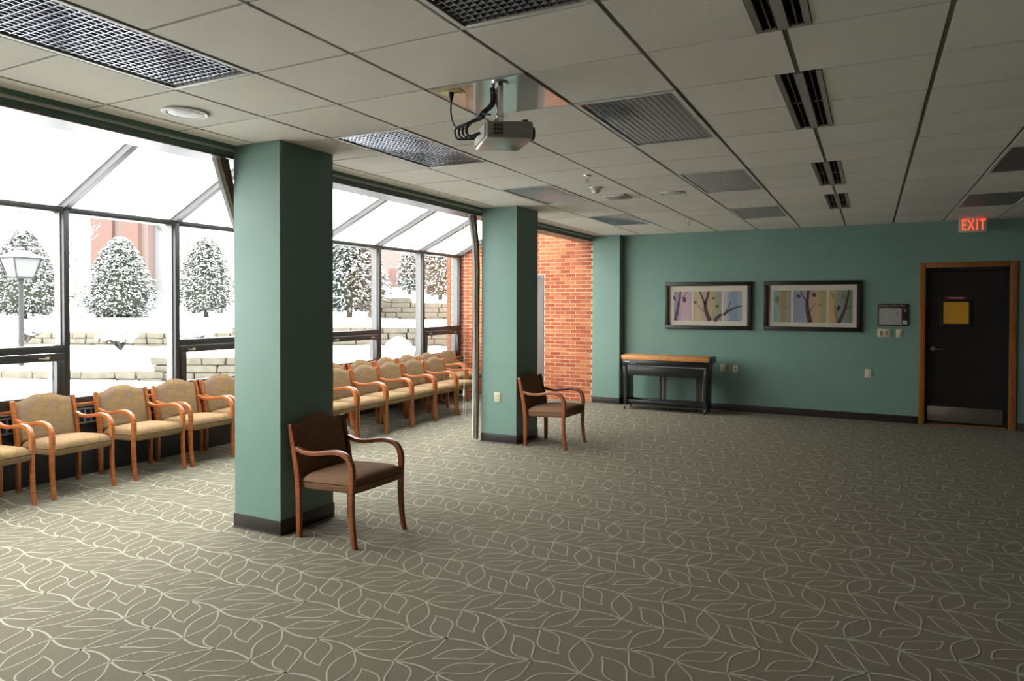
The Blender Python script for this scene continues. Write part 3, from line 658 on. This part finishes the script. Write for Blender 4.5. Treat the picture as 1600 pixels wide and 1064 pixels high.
# ------------------------------------------------------------------ pictures
def flat(mb, pts, y):   # thin polygon in the XZ plane
    b = len(mb.v); n = len(pts)
    for p in pts: mb.v.append((p[0], y, p[1]))
    mb.f.append([b+k for k in range(n)])
def branch(mb, pts, w0, w1, y, x0, z0, W_, H_):
    P_ = spline([(p[0], p[1]) for p in pts], 5); n = len(P_); b = len(mb.v)
    for k, (u_, v_) in enumerate(P_):
        a, c = P_[max(k-1, 0)], P_[min(k+1, n-1)]; dx, dz = (c[0]-a[0])*W_, (c[1]-a[1])*H_; l = math.hypot(dx, dz) or 1; w_ = w0+(w1-w0)*k/(n-1)
        X_, Z_ = x0+u_*W_, z0+v_*H_
        mb.v += [(X_-dz/l*w_, y, Z_+dx/l*w_), (X_+dz/l*w_, y, Z_-dx/l*w_)]
    for k in range(n-1): mb.f.append([b+2*k, b+2*k+1, b+2*k+3, b+2*k+2])
def stripes(name, cols):
    m = mat(name, cols[0][1], .8); N, L, B = nodes(m); tc = N.new('ShaderNodeTexCoord'); sx = N.new('ShaderNodeSeparateXYZ'); L.new(tc.outputs['Generated'], sx.inputs[0])
    n = N.new('ShaderNodeTexNoise'); n.inputs['Scale'].default_value = 5; L.new(tc.outputs['Object'], n.inputs['Vector'])
    ma = N.new('ShaderNodeMath'); ma.operation = 'MULTIPLY_ADD'; L.new(n.outputs['Fac'], ma.inputs[0]); ma.inputs[1].default_value = .25; L.new(sx.outputs[0], ma.inputs[2])
    r = N.new('ShaderNodeValToRGB'); e = r.color_ramp.elements
    e[0].position = cols[0][0]; e[0].color = (*cols[0][1], 1); e[1].position = cols[-1][0]; e[1].color = (*cols[-1][1], 1)
    for p, c in cols[1:-1]: q = e.new(p); q.color = (*c, 1)
    L.new(ma.outputs[0], r.inputs[0]); L.new(r.outputs[0], B.inputs['Base Color']); return m
PURP = mat('plum_paint', (.09, .05, .07), .8); BRN = mat('umber_paint', (.06, .04, .035), .8); LFR = mat('maroon_paint', (.13, .045, .045), .8); LFG = mat('grey_green_paint', (.17, .17, .11), .8); LFO = mat('ochre_paint', (.30, .21, .09), .8)
def picture(xa, xb, za, zb_, label, prints):
    yw = WY; t = thing('framed_picture', label, 'picture', ((xa+xb)/2, yw, (za+zb_)/2), group='framed tree pictures'); O = ((xa+xb)/2, yw, (za+zb_)/2)
    f_ = .062; d_ = .05
    MB(O).box(xa, xb, yw-d_, yw-.001, zb_-f_, zb_).box(xa, xb, yw-d_, yw-.001, za, za+f_).box(xa, xa+f_, yw-d_, yw-.001, za+f_, zb_-f_).box(xb-f_, xb, yw-d_, yw-.001, za+f_, zb_-f_).build('frame', mat('espresso_frame', (.015, .010, .008), .4), t, bevel=.003)
    MB(O).box(xa+f_, xb-f_, yw-.018, yw-.004, za+f_, zb_-f_).build('mat_board', MAT_, t)
    W_, H_ = xb-xa, zb_-za
    for (u0, u1, v0, v1, m, arts) in prints:
        X_, Z_ = xa+u0*W_, za+v0*H_; w_, h_ = (u1-u0)*W_, (v1-v0)*H_
        p = MB(O).box(X_, X_+w_, yw-.0195, yw-.0178, Z_, Z_+h_).build('print', m, t)
        for am, brs, lvs in arts:
            mb = MB(O)
            for pts, w0, w1 in brs: branch(mb, pts, w0, w1, yw-.0202-.0001*len(brs), X_, Z_, w_, h_)
            for (u_, v_, ru, rv, rot) in lvs:
                flat(mb, [(X_+w_*u_+(ru*math.cos(a)*math.cos(rot)-rv*math.sin(a)*math.sin(rot)), Z_+h_*v_+(ru*math.cos(a)*math.sin(rot)+rv*math.sin(a)*math.cos(rot))) for a in [2*math.pi*q/14 for q in range(14)]], yw-.0207)
            mb.build('painted_tree', am, p, fix=False)
s1 = stripes('mauve_print', [(.1, (.22, .21, .22)), (.45, (.30, .27, .36)), (.62, (.50, .30, .27)), (.8, (.42, .31, .36)), (1.1, (.44, .33, .33))])
s2 = stripes('sand_print', [(.1, (.36, .30, .22)), (.35, (.46, .36, .20)), (.6, (.40, .27, .28)), (.8, (.40, .34, .14)), (1.1, (.26, .27, .19))])
s3 = stripes('blue_print', [(.1, (.44, .36, .36)), (.35, (.40, .36, .36)), (.5, (.20, .27, .31)), (.8, (.20, .25, .30)), (1.1, (.28, .32, .31))])
s4 = stripes('teal_print', [(.1, (.20, .28, .25)), (.4, (.20, .33, .31)), (.55, (.36, .23, .13)), (.75, (.38, .30, .17)), (1.1, (.22, .26, .25))])
s5 = stripes('dusk_print', [(.1, (.24, .23, .26)), (.45, (.27, .28, .34)), (.6, (.40, .27, .20)), (.85, (.46, .31, .15)), (1.1, (.33, .29, .15))])
s6 = stripes('amber_print', [(.1, (.46, .31, .15)), (.35, (.48, .31, .13)), (.5, (.24, .25, .18)), (1.1, (.17, .20, .15))])
picture(-2.985, -1.635, 1.275, 2.03, 'dark framed picture of bare branches, the left one above the piano', [
 (.105, .315, .18, .80, s1, [(PURP, [([(.08, 0), (.2, .35), (.32, .75), (.38, 1)], .028, .012), ([(.34, .75), (.55, .82), (.8, 1)], .006, .003), ([(.2, .55), (.1, .75)], .004, .003)], []), (LFR, [], [(.60, .72, .032, .047, 0), (.03, .77, .02, .04, .2)])]),
 (.335, .665, .18, .80, s2, [(BRN, [([(.60, 0), (.47, .3), (.43, .58), (.5, .8), (.55, 1)], .032, .014), ([(.43, .55), (.32, .8), (.23, 1)], .016, .010), ([(.46, .27), (.25, .45), (.18, .55)], .006, .003), ([(.75, 0), (.88, .13), (1, .23)], .03, .022), ([(.73, .1), (.72, .35)], .003, .002)], []), (LFR, [], [(.08, .63, .026, .022, .2), (.72, .77, .026, .018, .3), (.85, .50, .028, .020, 0)])]),
 (.685, .895, .18, .80, s3, [(BRN, [([(0, .2), (.3, .35), (.65, .45), (1, .52)], .022, .009), ([(.1, .28), (.3, .5), (.4, .65)], .008, .004), ([(.7, .47), (.74, .58)], .003, .002)], [])])])
picture(-1.455, -.115, 1.28, 2.03, 'dark framed picture of a tree trunk and leaves, the right one nearer the door', [
 (.105, .29, .17, .81, s4, [(LFG, [([(.1, .8), (.2, .6), (.35, .5)], .004, .003)], [(.22, .72, .035, .06, .1)]), (LFO, [([(.6, 0), (.55, .5), (.6, 1)], .035, .04), ([(.6, .4), (.9, .5)], .012, .02)], [])]),
 (.315, .655, .17, .81, s5, [(BRN, [([(.52, 0), (.44, .35), (.42, .65), (.46, 1)], .034, .016), ([(.42, .62), (.3, .8), (.22, 1)], .010, .006), ([(.48, .3), (.58, .45), (.66, .58)], .007, .003)], [(.16, .82, .036, .022, -.2)]), (LFR, [], [(.63, .86, .030, .034, .3)]), (LFO, [], [(.80, .55, .034, .024, -.4)])]),
 (.675, .915, .17, .81, s6, [(BRN, [([(.42, 0), (.6, .25), (.75, .6), (.85, 1)], .028, .012), ([(.70, .4), (.95, .52)], .007, .004), ([(.38, .05), (.3, .3), (.26, .55)], .006, .002)], [(.42, .45, .026, .044, -.4)]), (LFO, [], [(.18, .85, .022, .045, .4)]), (LFG, [], [(.63, .80, .026, .045, .3)])])])

# ------------------------------------------------------------------ wall plates and plan
def plate(name, label, cat, x0, x1, z0, z1, plane=WY, group=None, kind='outlet'):
    t = thing(name, label, cat, ((x0+x1)/2, plane, (z0+z1)/2), group=group); O = ((x0+x1)/2, plane, (z0+z1)/2)
    MB(O).box(x0, x1, plane-.007, plane, z0, z1).build('cover_plate', IVORY, t, bevel=.002)
    xm = (x0+x1)/2; h = z1-z0
    if kind == 'outlet':
        for zz in (z0+h*.3, z0+h*.7):
            s = MB(O).box(xm-.017, xm+.017, plane-.009, plane-.006, zz-.014, zz+.014).build('socket', IVORY, t, bevel=.001)
            MB(O).box(xm-.009, xm-.006, plane-.0095, plane-.0088, zz-.005, zz+.006).box(xm+.006, xm+.009, plane-.0095, plane-.0088, zz-.005, zz+.006).build('socket_slot', BLACKP, s)
    elif kind == 'jack': MB(O).box(xm-.012, xm+.012, plane-.010, plane-.006, (z0+z1)/2-.012, (z0+z1)/2+.012).build('jack', IVORYD, t)
    elif kind == 'rocker': MB(O).box(xm-.018, xm+.018, plane-.012, plane-.006, z0+.02, z1-.02).build('rocker', IVORY, t, bevel=.002)
    elif kind == 'double':
        for xx in (xm-.035, xm+.035): MB(O).box(xx-.012, xx+.012, plane-.010, plane-.006, z0+.03, z1-.03).build('switch', IVORYD, t)
        a = xm-.045; pts = [(a-.012, plane-.012, z1-.035), (a+.022, plane-.014, z1-.05), (a+.03, plane-.014, z0+.05), (a-.005, plane-.012, z0+.022)]
        MB(O).tube(spline(pts), .0045, 6).build('key_switch_guard', CHROME, t, smooth=True)
    return t
plate('wall_outlet', 'ivory wall plate just right of the piano, the larger of two', 'outlet', -2.10, -2.015, .613, .735)
plate('data_jack', 'small ivory jack plate on the far wall, second right of the piano', 'outlet', -1.91, -1.835, .613, .722, kind='jack')
plate('wall_outlet', 'ivory outlet low on the far wall between the pictures and the door', 'outlet', -.062, .026, .622, .742)
plate('wall_switch', 'wide ivory switch plate with a key guard, below the emergency plan', 'switch', .093, .258, 1.212, 1.328, kind='double')
plate('wall_switch', 'narrow ivory switch plate beside the door frame, below the emergency plan', 'switch', .327, .407, 1.212, 1.325, kind='rocker')
plate('wall_outlet', 'ivory outlet low on the front face of the second column', 'outlet', -4.02, -3.94, .49, .605, plane=7.335)
t = thing('emergency_plan', 'brown framed emergency plan board between pictures and door', 'sign', (.285, WY, 1.53)); O = (.285, WY, 1.53)
BRB = mat('brown_board', (.045, .017, .010), .5)
MB(O).box(.092, .48, WY-.018, WY, 1.375, 1.688).build('board', BRB, t, bevel=.003)
MB(O).box(.112, .395, WY-.0195, WY-.0175, 1.395, 1.625).build('plan_sheet', mat('plan_paper', (.36, .35, .33), .7), t)
text('plan_title', 'Emergency Area Plan', PRINTW, t, (-.01, -.0195, .132), .036, sx=1.05)
pl = MB(O)
for a, b, c, d_ in ((.30, .33, 1.585, 1.592), (.24, .36, 1.50, 1.502), (.24, .242, 1.44, 1.50), (.358, .36, 1.44, 1.50), (.24, .36, 1.44, 1.442), (.30, .302, 1.44, 1.50), (.26, .26+.002, 1.46, 1.5), (.33, .345, 1.53, 1.56)): pl.box(a, b, WY-.0201, WY-.0196, c, d_)
pl.build('plan_drawing', mat('plan_ink', (.12, .12, .11), .8), t)
MB(O).box(.405, .465, WY-.0195, WY-.0175, 1.40, 1.452).build('notice_sheet', PRINTW, t)
MB(O).prism([(.424, 1.575), (.446, 1.575), (.440, 1.596), (.430, 1.596)], 'y', WY-.0195, WY-.0182).build('small_symbol', PRINTW, t); MB(O).box(.405, .462, WY-.0195, WY-.0182, 1.605, 1.61).build('heading_rule', PRINTW, t)

# ------------------------------------------------------------------ far door
d = struct(empty('door_1', (1.17, WY, 0))); O = (1.17, WY, 0)
MB(O).box(.612, .685, WY-.02, WY+.015, 0, 2.262).box(1.655, 1.735, WY-.02, WY+.015, 0, 2.262).box(.685, 1.655, WY-.02, WY+.015, 2.19, 2.262).build('door_casing', OAK, d, bevel=.004)
MB(O).box(.66, .70, WY+.015, WY+.17, 0, 2.205).box(1.64, 1.68, WY+.015, WY+.17, 0, 2.205).box(.70, 1.64, WY+.015, WY+.17, 2.145, 2.205).build('door_jamb', BLACK, d)
DL = mat('black_door', (.017, .014, .013), .32, col2=(.022, .018, .016), nscale=2)
lf = MB(O).box(.705, 1.635, WY+.075, WY+.115, .02, 2.14).build('door_leaf', DL, d)
MB(O).box(.70, 1.64, WY+.03, WY+.16, 0, .018).build('threshold', OAK, d)
MB(O).box(.725, 1.60, WY+.071, WY+.075, .05, .255).build('kick_plate', mat('brushed_steel', (.42, .38, .33), .3, metal=.9), lf, bevel=.001)
wf_ = MB(O).box(.865, 1.235, WY+.062, WY+.078, 1.715, 1.745).box(.865, 1.235, WY+.062, WY+.078, 1.385, 1.415).box(.865, .90, WY+.062, WY+.078, 1.415, 1.715).box(1.20, 1.235, WY+.062, WY+.078, 1.415, 1.715).build('vision_panel_frame', BLACK, lf, bevel=.003)
MB(O).box(.90, 1.20, WY+.068, WY+.074, 1.415, 1.715).build('yellow_sheet', mat('yellow_paper', (.62, .30, .02), .6), lf)
RS = MB(O).box(.915, 1.185, WY+.071, WY+.0755, 1.752, 1.79).build('red_sticker', mat('maroon_sticker', (.22, .012, .03), .5), lf)
MB(O).box(.96, 1.14, WY+.0703, WY+.071, 1.773, 1.779).box(.975, 1.13, WY+.0703, WY+.071, 1.762, 1.768).build('sticker_lettering', PRINTW, lf)
hn = MB(O).tube([(.785, WY+.076, 1.06), (.785, WY+.066, 1.06)], .034, 20).tube([(.785, WY+.07, 1.06), (.785, WY+.03, 1.06)], .011, 12).tube([(.785, WY+.032, 1.06), (.83, WY+.026, 1.058), (.895, WY+.034, 1.055)], .010, 10).build('lever_handle', CHROME, lf, smooth=True)
struct(bx('wall_door_back', BLACK, None, .6, 1.75, WY+.17, WY+.2, 0, 2.3))
# ------------------------------------------------------------------ exit sign
ey0 = 10.93
t = thing('exit_sign', 'lit red exit sign hanging from the ceiling above the door', 'sign', (1.185, ey0, ZC)); O = (1.185, ey0, ZC)
MB(O).box(1.035, 1.345, ey0, ey0+.05, 2.632, 2.815).build('housing', mat('exit_sign_shell', (.62, .52, .43), .5), t, bevel=.008)
MB(O).box(1.13, 1.25, ey0+.005, ey0+.045, 2.815, ZC).build('canopy', WHITE, t)
RED = mat('exit_red_light', (.6, .05, .02), .4, emit=(1, .075, .02, 1.6))
text('lettering', 'EXIT', RED, t, (.012, -.002, -.106), .20, sx=.56, depth=.004, offset=.0015, space=1.22)
MB(O).box(1.08, 1.31, ey0+.01, ey0+.04, 2.8152, 2.8165).build('light_slot', mat('exit_slot_glow', (.5, .02, .02), .4, emit=(1, .05, .04, 2.5)), t)

# ------------------------------------------------------------------ outside
def at(px_, dist, z):   # a point on the ground plan at a bearing of the photograph and a distance ahead
    t_ = (px_-800)/F; fx, fy = -math.sin(YAW), math.cos(YAW); rx, ry = math.cos(YAW), math.sin(YAW)
    return Vector((dist*(fx+rx*t_), dist*(fy+ry*t_), z))
def ground(x, y):
    s = -math.sin(YAW)*x+math.cos(YAW)*y; l = math.cos(YAW)*x+math.sin(YAW)*y
    p = 800+F*l/max(s, 1)
    n = .5*noise.noise(Vector((x*.35, y*.35, 0)))+.25*noise.noise(Vector((x*1.1, y*1.1, 3)))
    def sm(a, b, t_): t_ = min(1, max(0, (t_-a)/(b-a))); return t_*t_*(3-2*t_)
    z = .32+.06*sm(6, 11, s)
    right = sm(480, 600, p)
    w0 = (.16+.16*sm(255, 290, p))*(1-sm(400, 470, p))
    z += w0*(1 if s > 11.12 else 0) + (.10*(1-sm(0, 400, p)))*sm(9, 11, s)
    z += sm(11.2, 14.4, s)*(.80-z if s < 14.7 else .80-z)
    if s > 14.62: z = (1.08+.10*right) + .12*sm(14.7, 17, s)
    if s > 17.12: z = 1.24 + .48*right*(1-.35*sm(660, 740, p)) + .10*sm(17.2, 24, s)
    z += .9*sm(22, 45, s)+2.0*sm(45, 90, s)
    return z+.10*n*(1 if s > 8 else .4)
xs = sorted(set([-7.02-.0*k for k in range(1)]+[-7.1-.22*k for k in range(90)]+[-27-1.5*k for k in range(24)]))
ys = sorted(set([-14+1.2*k for k in range(12)]+[.5+.22*k for k in range(150)]+[33.6+1.6*k for k in range(30)]))
rows = [[(x, y, ground(x, y)) for x in xs] for y in ys]
sg = MB().grid(rows).build('ground_snow', SNOW, None, smooth=True); struct(sg)
# snow also to the right behind the brick wall is outside the view; the building stands there
def stone_wall(name, label, px0, px1, dist, z0, z1f, courses, lean=0):
    a = at(px0, dist, 0); b = at(px1, dist, 0); L_w = (b-a).length; ang = math.atan2(b.y-a.y, b.x-a.x)
    t = thing(name, label, 'wall', (a.x, a.y, z0), ang, group='stone retaining walls in the snow')
    protos = []
    for k in range(6):
        h = 1/courses
        mb = MB(); l_ = .28+.05*k; q = [(0, -.14, 0), (l_-.02, -.14, 0), (l_-.02, .14, 0), (0, .14, 0)]
        j = lambda s_: R.uniform(-s_, s_)
        mb.hexa([(x+j(.012), y+j(.02), j(.006)) for x, y, _ in q]+[(x+j(.012), y+j(.02), .115+j(.012)) for x, y, _ in q])
        protos.append((l_, mb))
    objs = [None]*6
    for c_ in range(courses):
        x = -R.uniform(0, .2)
        while x < L_w:
            k = R.randrange(6); l_, mb = protos[k]
            zt_ = z1f(x/L_w)
            z = z0+c_*.12
            if z+.06 < zt_:
                if objs[k] is None: objs[k] = mb.build('stone', STONE, t, bevel=.012, seg=1); o = objs[k]
                else: o = objs[k].copy(); C.objects.link(o)
                o.location = (x, 0, z-z0)
            x += l_
    return t
stone_wall('retaining_wall', 'long low stone retaining wall crossing the snow below the trees', 40, 735, 14.55, .70, lambda u: 1.06+.13*u, 4)
stone_wall('retaining_wall', 'upper stone retaining wall in the snow beside the brick wall', 588, 760, 17.05, 1.10, lambda u: 1.80-.16*u, 6)
stone_wall('retaining_wall', 'short low stone wall nearest the windows, left of the near column', 258, 400, 11.05, .34, lambda u: .84, 4)
stone_wall('retaining_wall', 'low row of stones in the snow behind the lamp post', -30, 256, 11.0, .36, lambda u: .56, 2)

def conifer(px_, dist, zb_, w_, h_, label, m=EVER, n=1500, full=.75, seed=1, grp='snow covered evergreens outside'):
    rr = random.Random(seed); c = at(px_, dist, zb_); t = thing('evergreen_tree', label, 'tree', c, group=grp)
    MB().tube([(0, 0, -.1), (0, 0, h_*.5), (0, 0, h_*.92)], [.07, .05, .015], 8).build('trunk', BARK, t)
    mb = MB()
    MB_core = []
    for k in range(int(n*2.6)):
        v_ = rr.random()**.85; z = h_*(.02+.97*v_)
        # profile: widest at about a quarter of the height, rounded taper to the tip
        prof = (min(1, (v_+.10)/.30)**.6)*(1-max(0, (v_-.22)/.80))**full
        lobes = 1+.13*math.sin(5*6.28*rr.random())
        ang = rr.uniform(0, 2*math.pi); r0 = w_/2*prof*lobes*rr.uniform(.72, 1.0)
        l_ = rr.uniform(.04, .085); wd = l_*rr.uniform(.35, .6); th = l_*.30
        d = Vector((math.cos(ang), math.sin(ang), rr.uniform(-.35, .25))).normalized(); side = Vector((-math.sin(ang), math.cos(ang), rr.uniform(-.3, .3))).normalized(); u_ = d.cross(side).normalized()
        if u_.z < 0: u_ = -u_
        cc = Vector((r0*math.cos(ang), r0*math.sin(ang), z)); b = len(mb.v)
        for p in (cc-d*l_, cc+side*wd, cc+d*l_-Vector((0, 0, l_*.35)), cc-side*wd, cc+u_*th, cc-u_*th*.8): mb.v.append(tuple(p))
        for q in ((0, 1, 4), (1, 2, 4), (2, 3, 4), (3, 0, 4), (1, 0, 5), (2, 1, 5), (3, 2, 5), (0, 3, 5)): mb.f.append([b+x for x in q])
    o = mb.build('foliage', m, t, fix=False); o['kind'] = 'stuff'
    # dark inner mass so that the crown is not see-through
    prof = []
    for k in range(9):
        v_ = k/8; prof.append((max(.01, w_/2*.72*(min(1, (v_+.10)/.30)**.6)*(1-max(0, (v_-.22)/.80))**full), h_*(.04+.9*v_)))
    MB().lathe(0, 0, prof, 14).build('inner_branches', m, t, smooth=True)
    return t
def zat(py, dist): return EYE-(py-478)*dist/F
conifer(38, 19, zat(500, 19), 2.15, 2.45, 'snow covered evergreen tree behind the lamp post', n=1900, seed=2)
conifer(188, 20, zat(505, 20), 2.05, 2.42, 'snow covered cone shaped evergreen seen through the second window pane', n=2000, seed=3, full=.62)
conifer(322, 20, zat(495, 20), 1.6, 2.25, 'snow covered evergreen seen just left of the near column', n=1600, seed=4, full=.55)
conifer(546, 15.75, zat(492, 15.75), 1.75, 2.1, 'large snow covered evergreen seen just right of the near column', n=2000, seed=5, full=.5)
conifer(640, 24, zat(458, 24), .9, 1.6, 'small green evergreen partly behind the window mullion right of the large one', n=700, seed=6, full=.5)
conifer(688, 22, zat(466, 22), 1.3, 1.75, 'olive brown snowy evergreen seen beside the brick wall', m=HEDGE, n=1500, seed=8, full=.3)
def bush(px_, dist, zb_, w_, h_, label, seed, n=40):
    rr = random.Random(seed); c = at(px_, dist, zb_); t = thing('bush', label, 'bush', c, group='snowy bushes outside'); mb = MB(); sn = MB()
    for k in range(n):
        a = rr.uniform(0, 6.28); r_ = w_/2*rr.uniform(.3, 1); e = Vector((r_*math.cos(a), r_*math.sin(a), h_*rr.uniform(.6, 1)*(1-.4*(r_/(w_/2))**2)))
        m_ = e*.5+Vector((0, 0, .08)); mb.tube([(0, 0, 0), tuple(m_), tuple(e)], [.012, .008, .004], 5)
        for q in range(3):
            f_ = e*rr.uniform(.6, 1.0)+Vector((rr.uniform(-.06, .06), rr.uniform(-.06, .06), rr.uniform(0, .06))); mb.tube([tuple(e*.6), tuple(f_)], [.006, .003], 4)
            sn.lathe(f_.x, f_.y, [(.005, f_.z-.01), (.05, f_.z+.005), (.045, f_.z+.03), (.01, f_.z+.045)], 7)
    mb.build('twigs', BARK, t, fix=False)['kind'] = 'stuff'; sn.build('snow_cover', SNOW, t, fix=False, smooth=True)['kind'] = 'stuff'
bush(188, 13.6, zat(551, 13.6), .75, .46, 'leafless snowy bush in front of the cone shaped evergreen', 3, 60)
bush(300, 13.9, zat(540, 13.9), .8, .26, 'low snowy bush seen left of the near column', 4, 40)
bush(42, 12.8, zat(540, 12.8), .6, .45, 'thin snowy bush beside the lamp post', 5, 26)
t = thing('snow_mound', 'rounded snow covered mound seen behind the window chairs', 'snow mound', at(622, 12.6, .1)); mb = MB()
rows = []
for k in range(9):
    a = math.pi/2*k/8; rows.append([(.40*math.cos(a)*math.cos(b)*(1+.04*math.sin(3*b)), .40*math.cos(a)*math.sin(b), .2+.78*math.sin(a)) for b in [2*math.pi*q/28 for q in range(29)]])
mb.grid(rows).build('mound', SNOW, t, smooth=True)
# lamp post
c = at(33, 11.3, -.04); t = thing('lamp_post', 'iron garden lamp post with a snow capped four sided lantern', 'lamp post', c)
MB().lathe(0, 0, [(.055, .1), (.055, .55), (.042, .57), (.036, 2.05), (.05, 2.06), (.05, 2.12), (.06, 2.13)], 14).build('post', LAMPM, t, smooth=True)
zl = 2.12; hb, ht_ = .13, .21
la = MB()
for sx_, sy_ in ((-1, -1), (1, -1), (1, 1), (-1, 1)): la.tube([(sx_*hb, sy_*hb, zl), (sx_*ht_, sy_*ht_, zl+.31)], .012, 6)
la.box(-hb-.01, hb+.01, -hb-.01, hb+.01, zl-.015, zl+.012).box(-ht_-.02, ht_+.02, -ht_-.02, ht_+.02, zl+.30, zl+.325)
lt = la.build('lantern_frame', LAMPM, t)
MB().hexa([(-hb, -hb, zl+.01), (hb, -hb, zl+.01), (hb, hb, zl+.01), (-hb, hb, zl+.01), (-ht_+.01, -ht_+.01, zl+.3), (ht_-.01, -ht_+.01, zl+.3), (ht_-.01, ht_-.01, zl+.3), (-ht_+.01, ht_-.01, zl+.3)]).build('lantern_glass', mat('frosted_lantern_glass', (.15, .15, .145), .4), lt)
MB().hexa([(-ht_-.03, -ht_-.03, zl+.325), (ht_+.03, -ht_-.03, zl+.325), (ht_+.03, ht_+.03, zl+.325), (-ht_-.03, ht_+.03, zl+.325), (-.07, -.07, zl+.44), (.07, -.07, zl+.44), (.07, .07, zl+.44), (-.07, .07, zl+.44)]).build('snow_cap', SNOW, t, bevel=.02)
MB().lathe(0, 0, [(.06, zl+.43), (.065, zl+.47), (.03, zl+.49), (.02, zl+.53)], 12).build('finial', LAMPM, t)
# buildings
struct(MB().box(-7.13, -7.05, BRY-.02, BRY+.4, 0, 3.6).build('wall_brick_outer', mat('outer_brick', (.16, .05, .022), .9, col2=(.24, .09, .045), nscale=14, stretch=(1, 1, 3))))
c = at(196, 44, 2.0); t = thing('brick_building', 'red brick tower of a building far behind the cone shaped evergreen', 'building', c, YAW)
MB().box(-1.6, -.25, -1, 6, 0, 14).build('brick_wing', FARBRICK, t); MB().box(-.25, .35, -.7, 6, 0, 14).build('pale_pilaster', FARPINK, t); MB().box(.35, 1.35, -1, 6, 0, 14).build('brick_wing', FARBRICK, t)
MB().box(1.35, 1.75, -.6, 6, 0, 14).build('side_wing', FARPINK, t)
for z in (3.4, 6.4, 9.4): MB().box(2.0, 2.9, .15, .3, z+1.0, z+2.2).build('window', FARGLASS, t)
MB().box(1.75, 6.5, .3, 6, 0, 9.5).build('pale_wing', mat('far_white_wall', (.16, .16, .16), .9), t)
c = at(612, 48, 2.2); t = thing('pink_building', 'pale pink house wall far off between the evergreens right of the near column', 'building', c, YAW)
MB().box(-1.6, 2.4, 0, 5, 0, 9).build('house_wall', mat('far_pink_wall', (.12, .095, .088), .9), t); MB().box(-.2, 2.4, -.02, 0, 0, 1.9).build('brick_base', FARBRICK, t); MB().box(-1.8, 2.6, -.3, 5.3, 9, 9.3).build('roof', SNOW, t)
t = tag(MB().tube([tuple(at(-150, 30, zat(333, 30))), tuple(at(150, 30, zat(338, 30))), tuple(at(420, 30, zat(345, 30)))], .025, 6).build('overhead_wire', mat('wire_grey', (.03, .03, .03), .7)), 'thin grey overhead wire crossing behind the near window panes', 'wire')
# bare trees
def bare(px_, dist, h_, label, seed):
    rr = random.Random(seed); t = thing('bare_tree', label, 'tree', at(px_, dist, 1.2), group='leafless trees outside'); mb = MB()
    def grow(p, d, l_, r_, k):
        q = p+d*l_; mb.tube([tuple(p), tuple(q)], [r_, r_*.7], 5, cap=False)
        if k == 0: return
        for _ in range(3 if k > 2 else 2): nd = (d+Vector((rr.uniform(-.6, .6), rr.uniform(-.6, .6), rr.uniform(-.1, .5)))).normalized(); grow(q, nd, l_*rr.uniform(.6, .85), r_*.6, k-1)
    grow(Vector((0, 0, 0)), Vector((0, 0, 1)), h_*.3, .07, 5)
    mb.build('trunk_and_branches', snowy('snowy_bark_%d' % seed, (.08, .075, .07), (.12, .11, .10), .6), t, fix=False)
bare(292, 32, 5.5, 'leafless tree standing behind the evergreens, left of the near column', 11)
bare(118, 34, 5, 'leafless tree standing left of the far brick tower', 13)
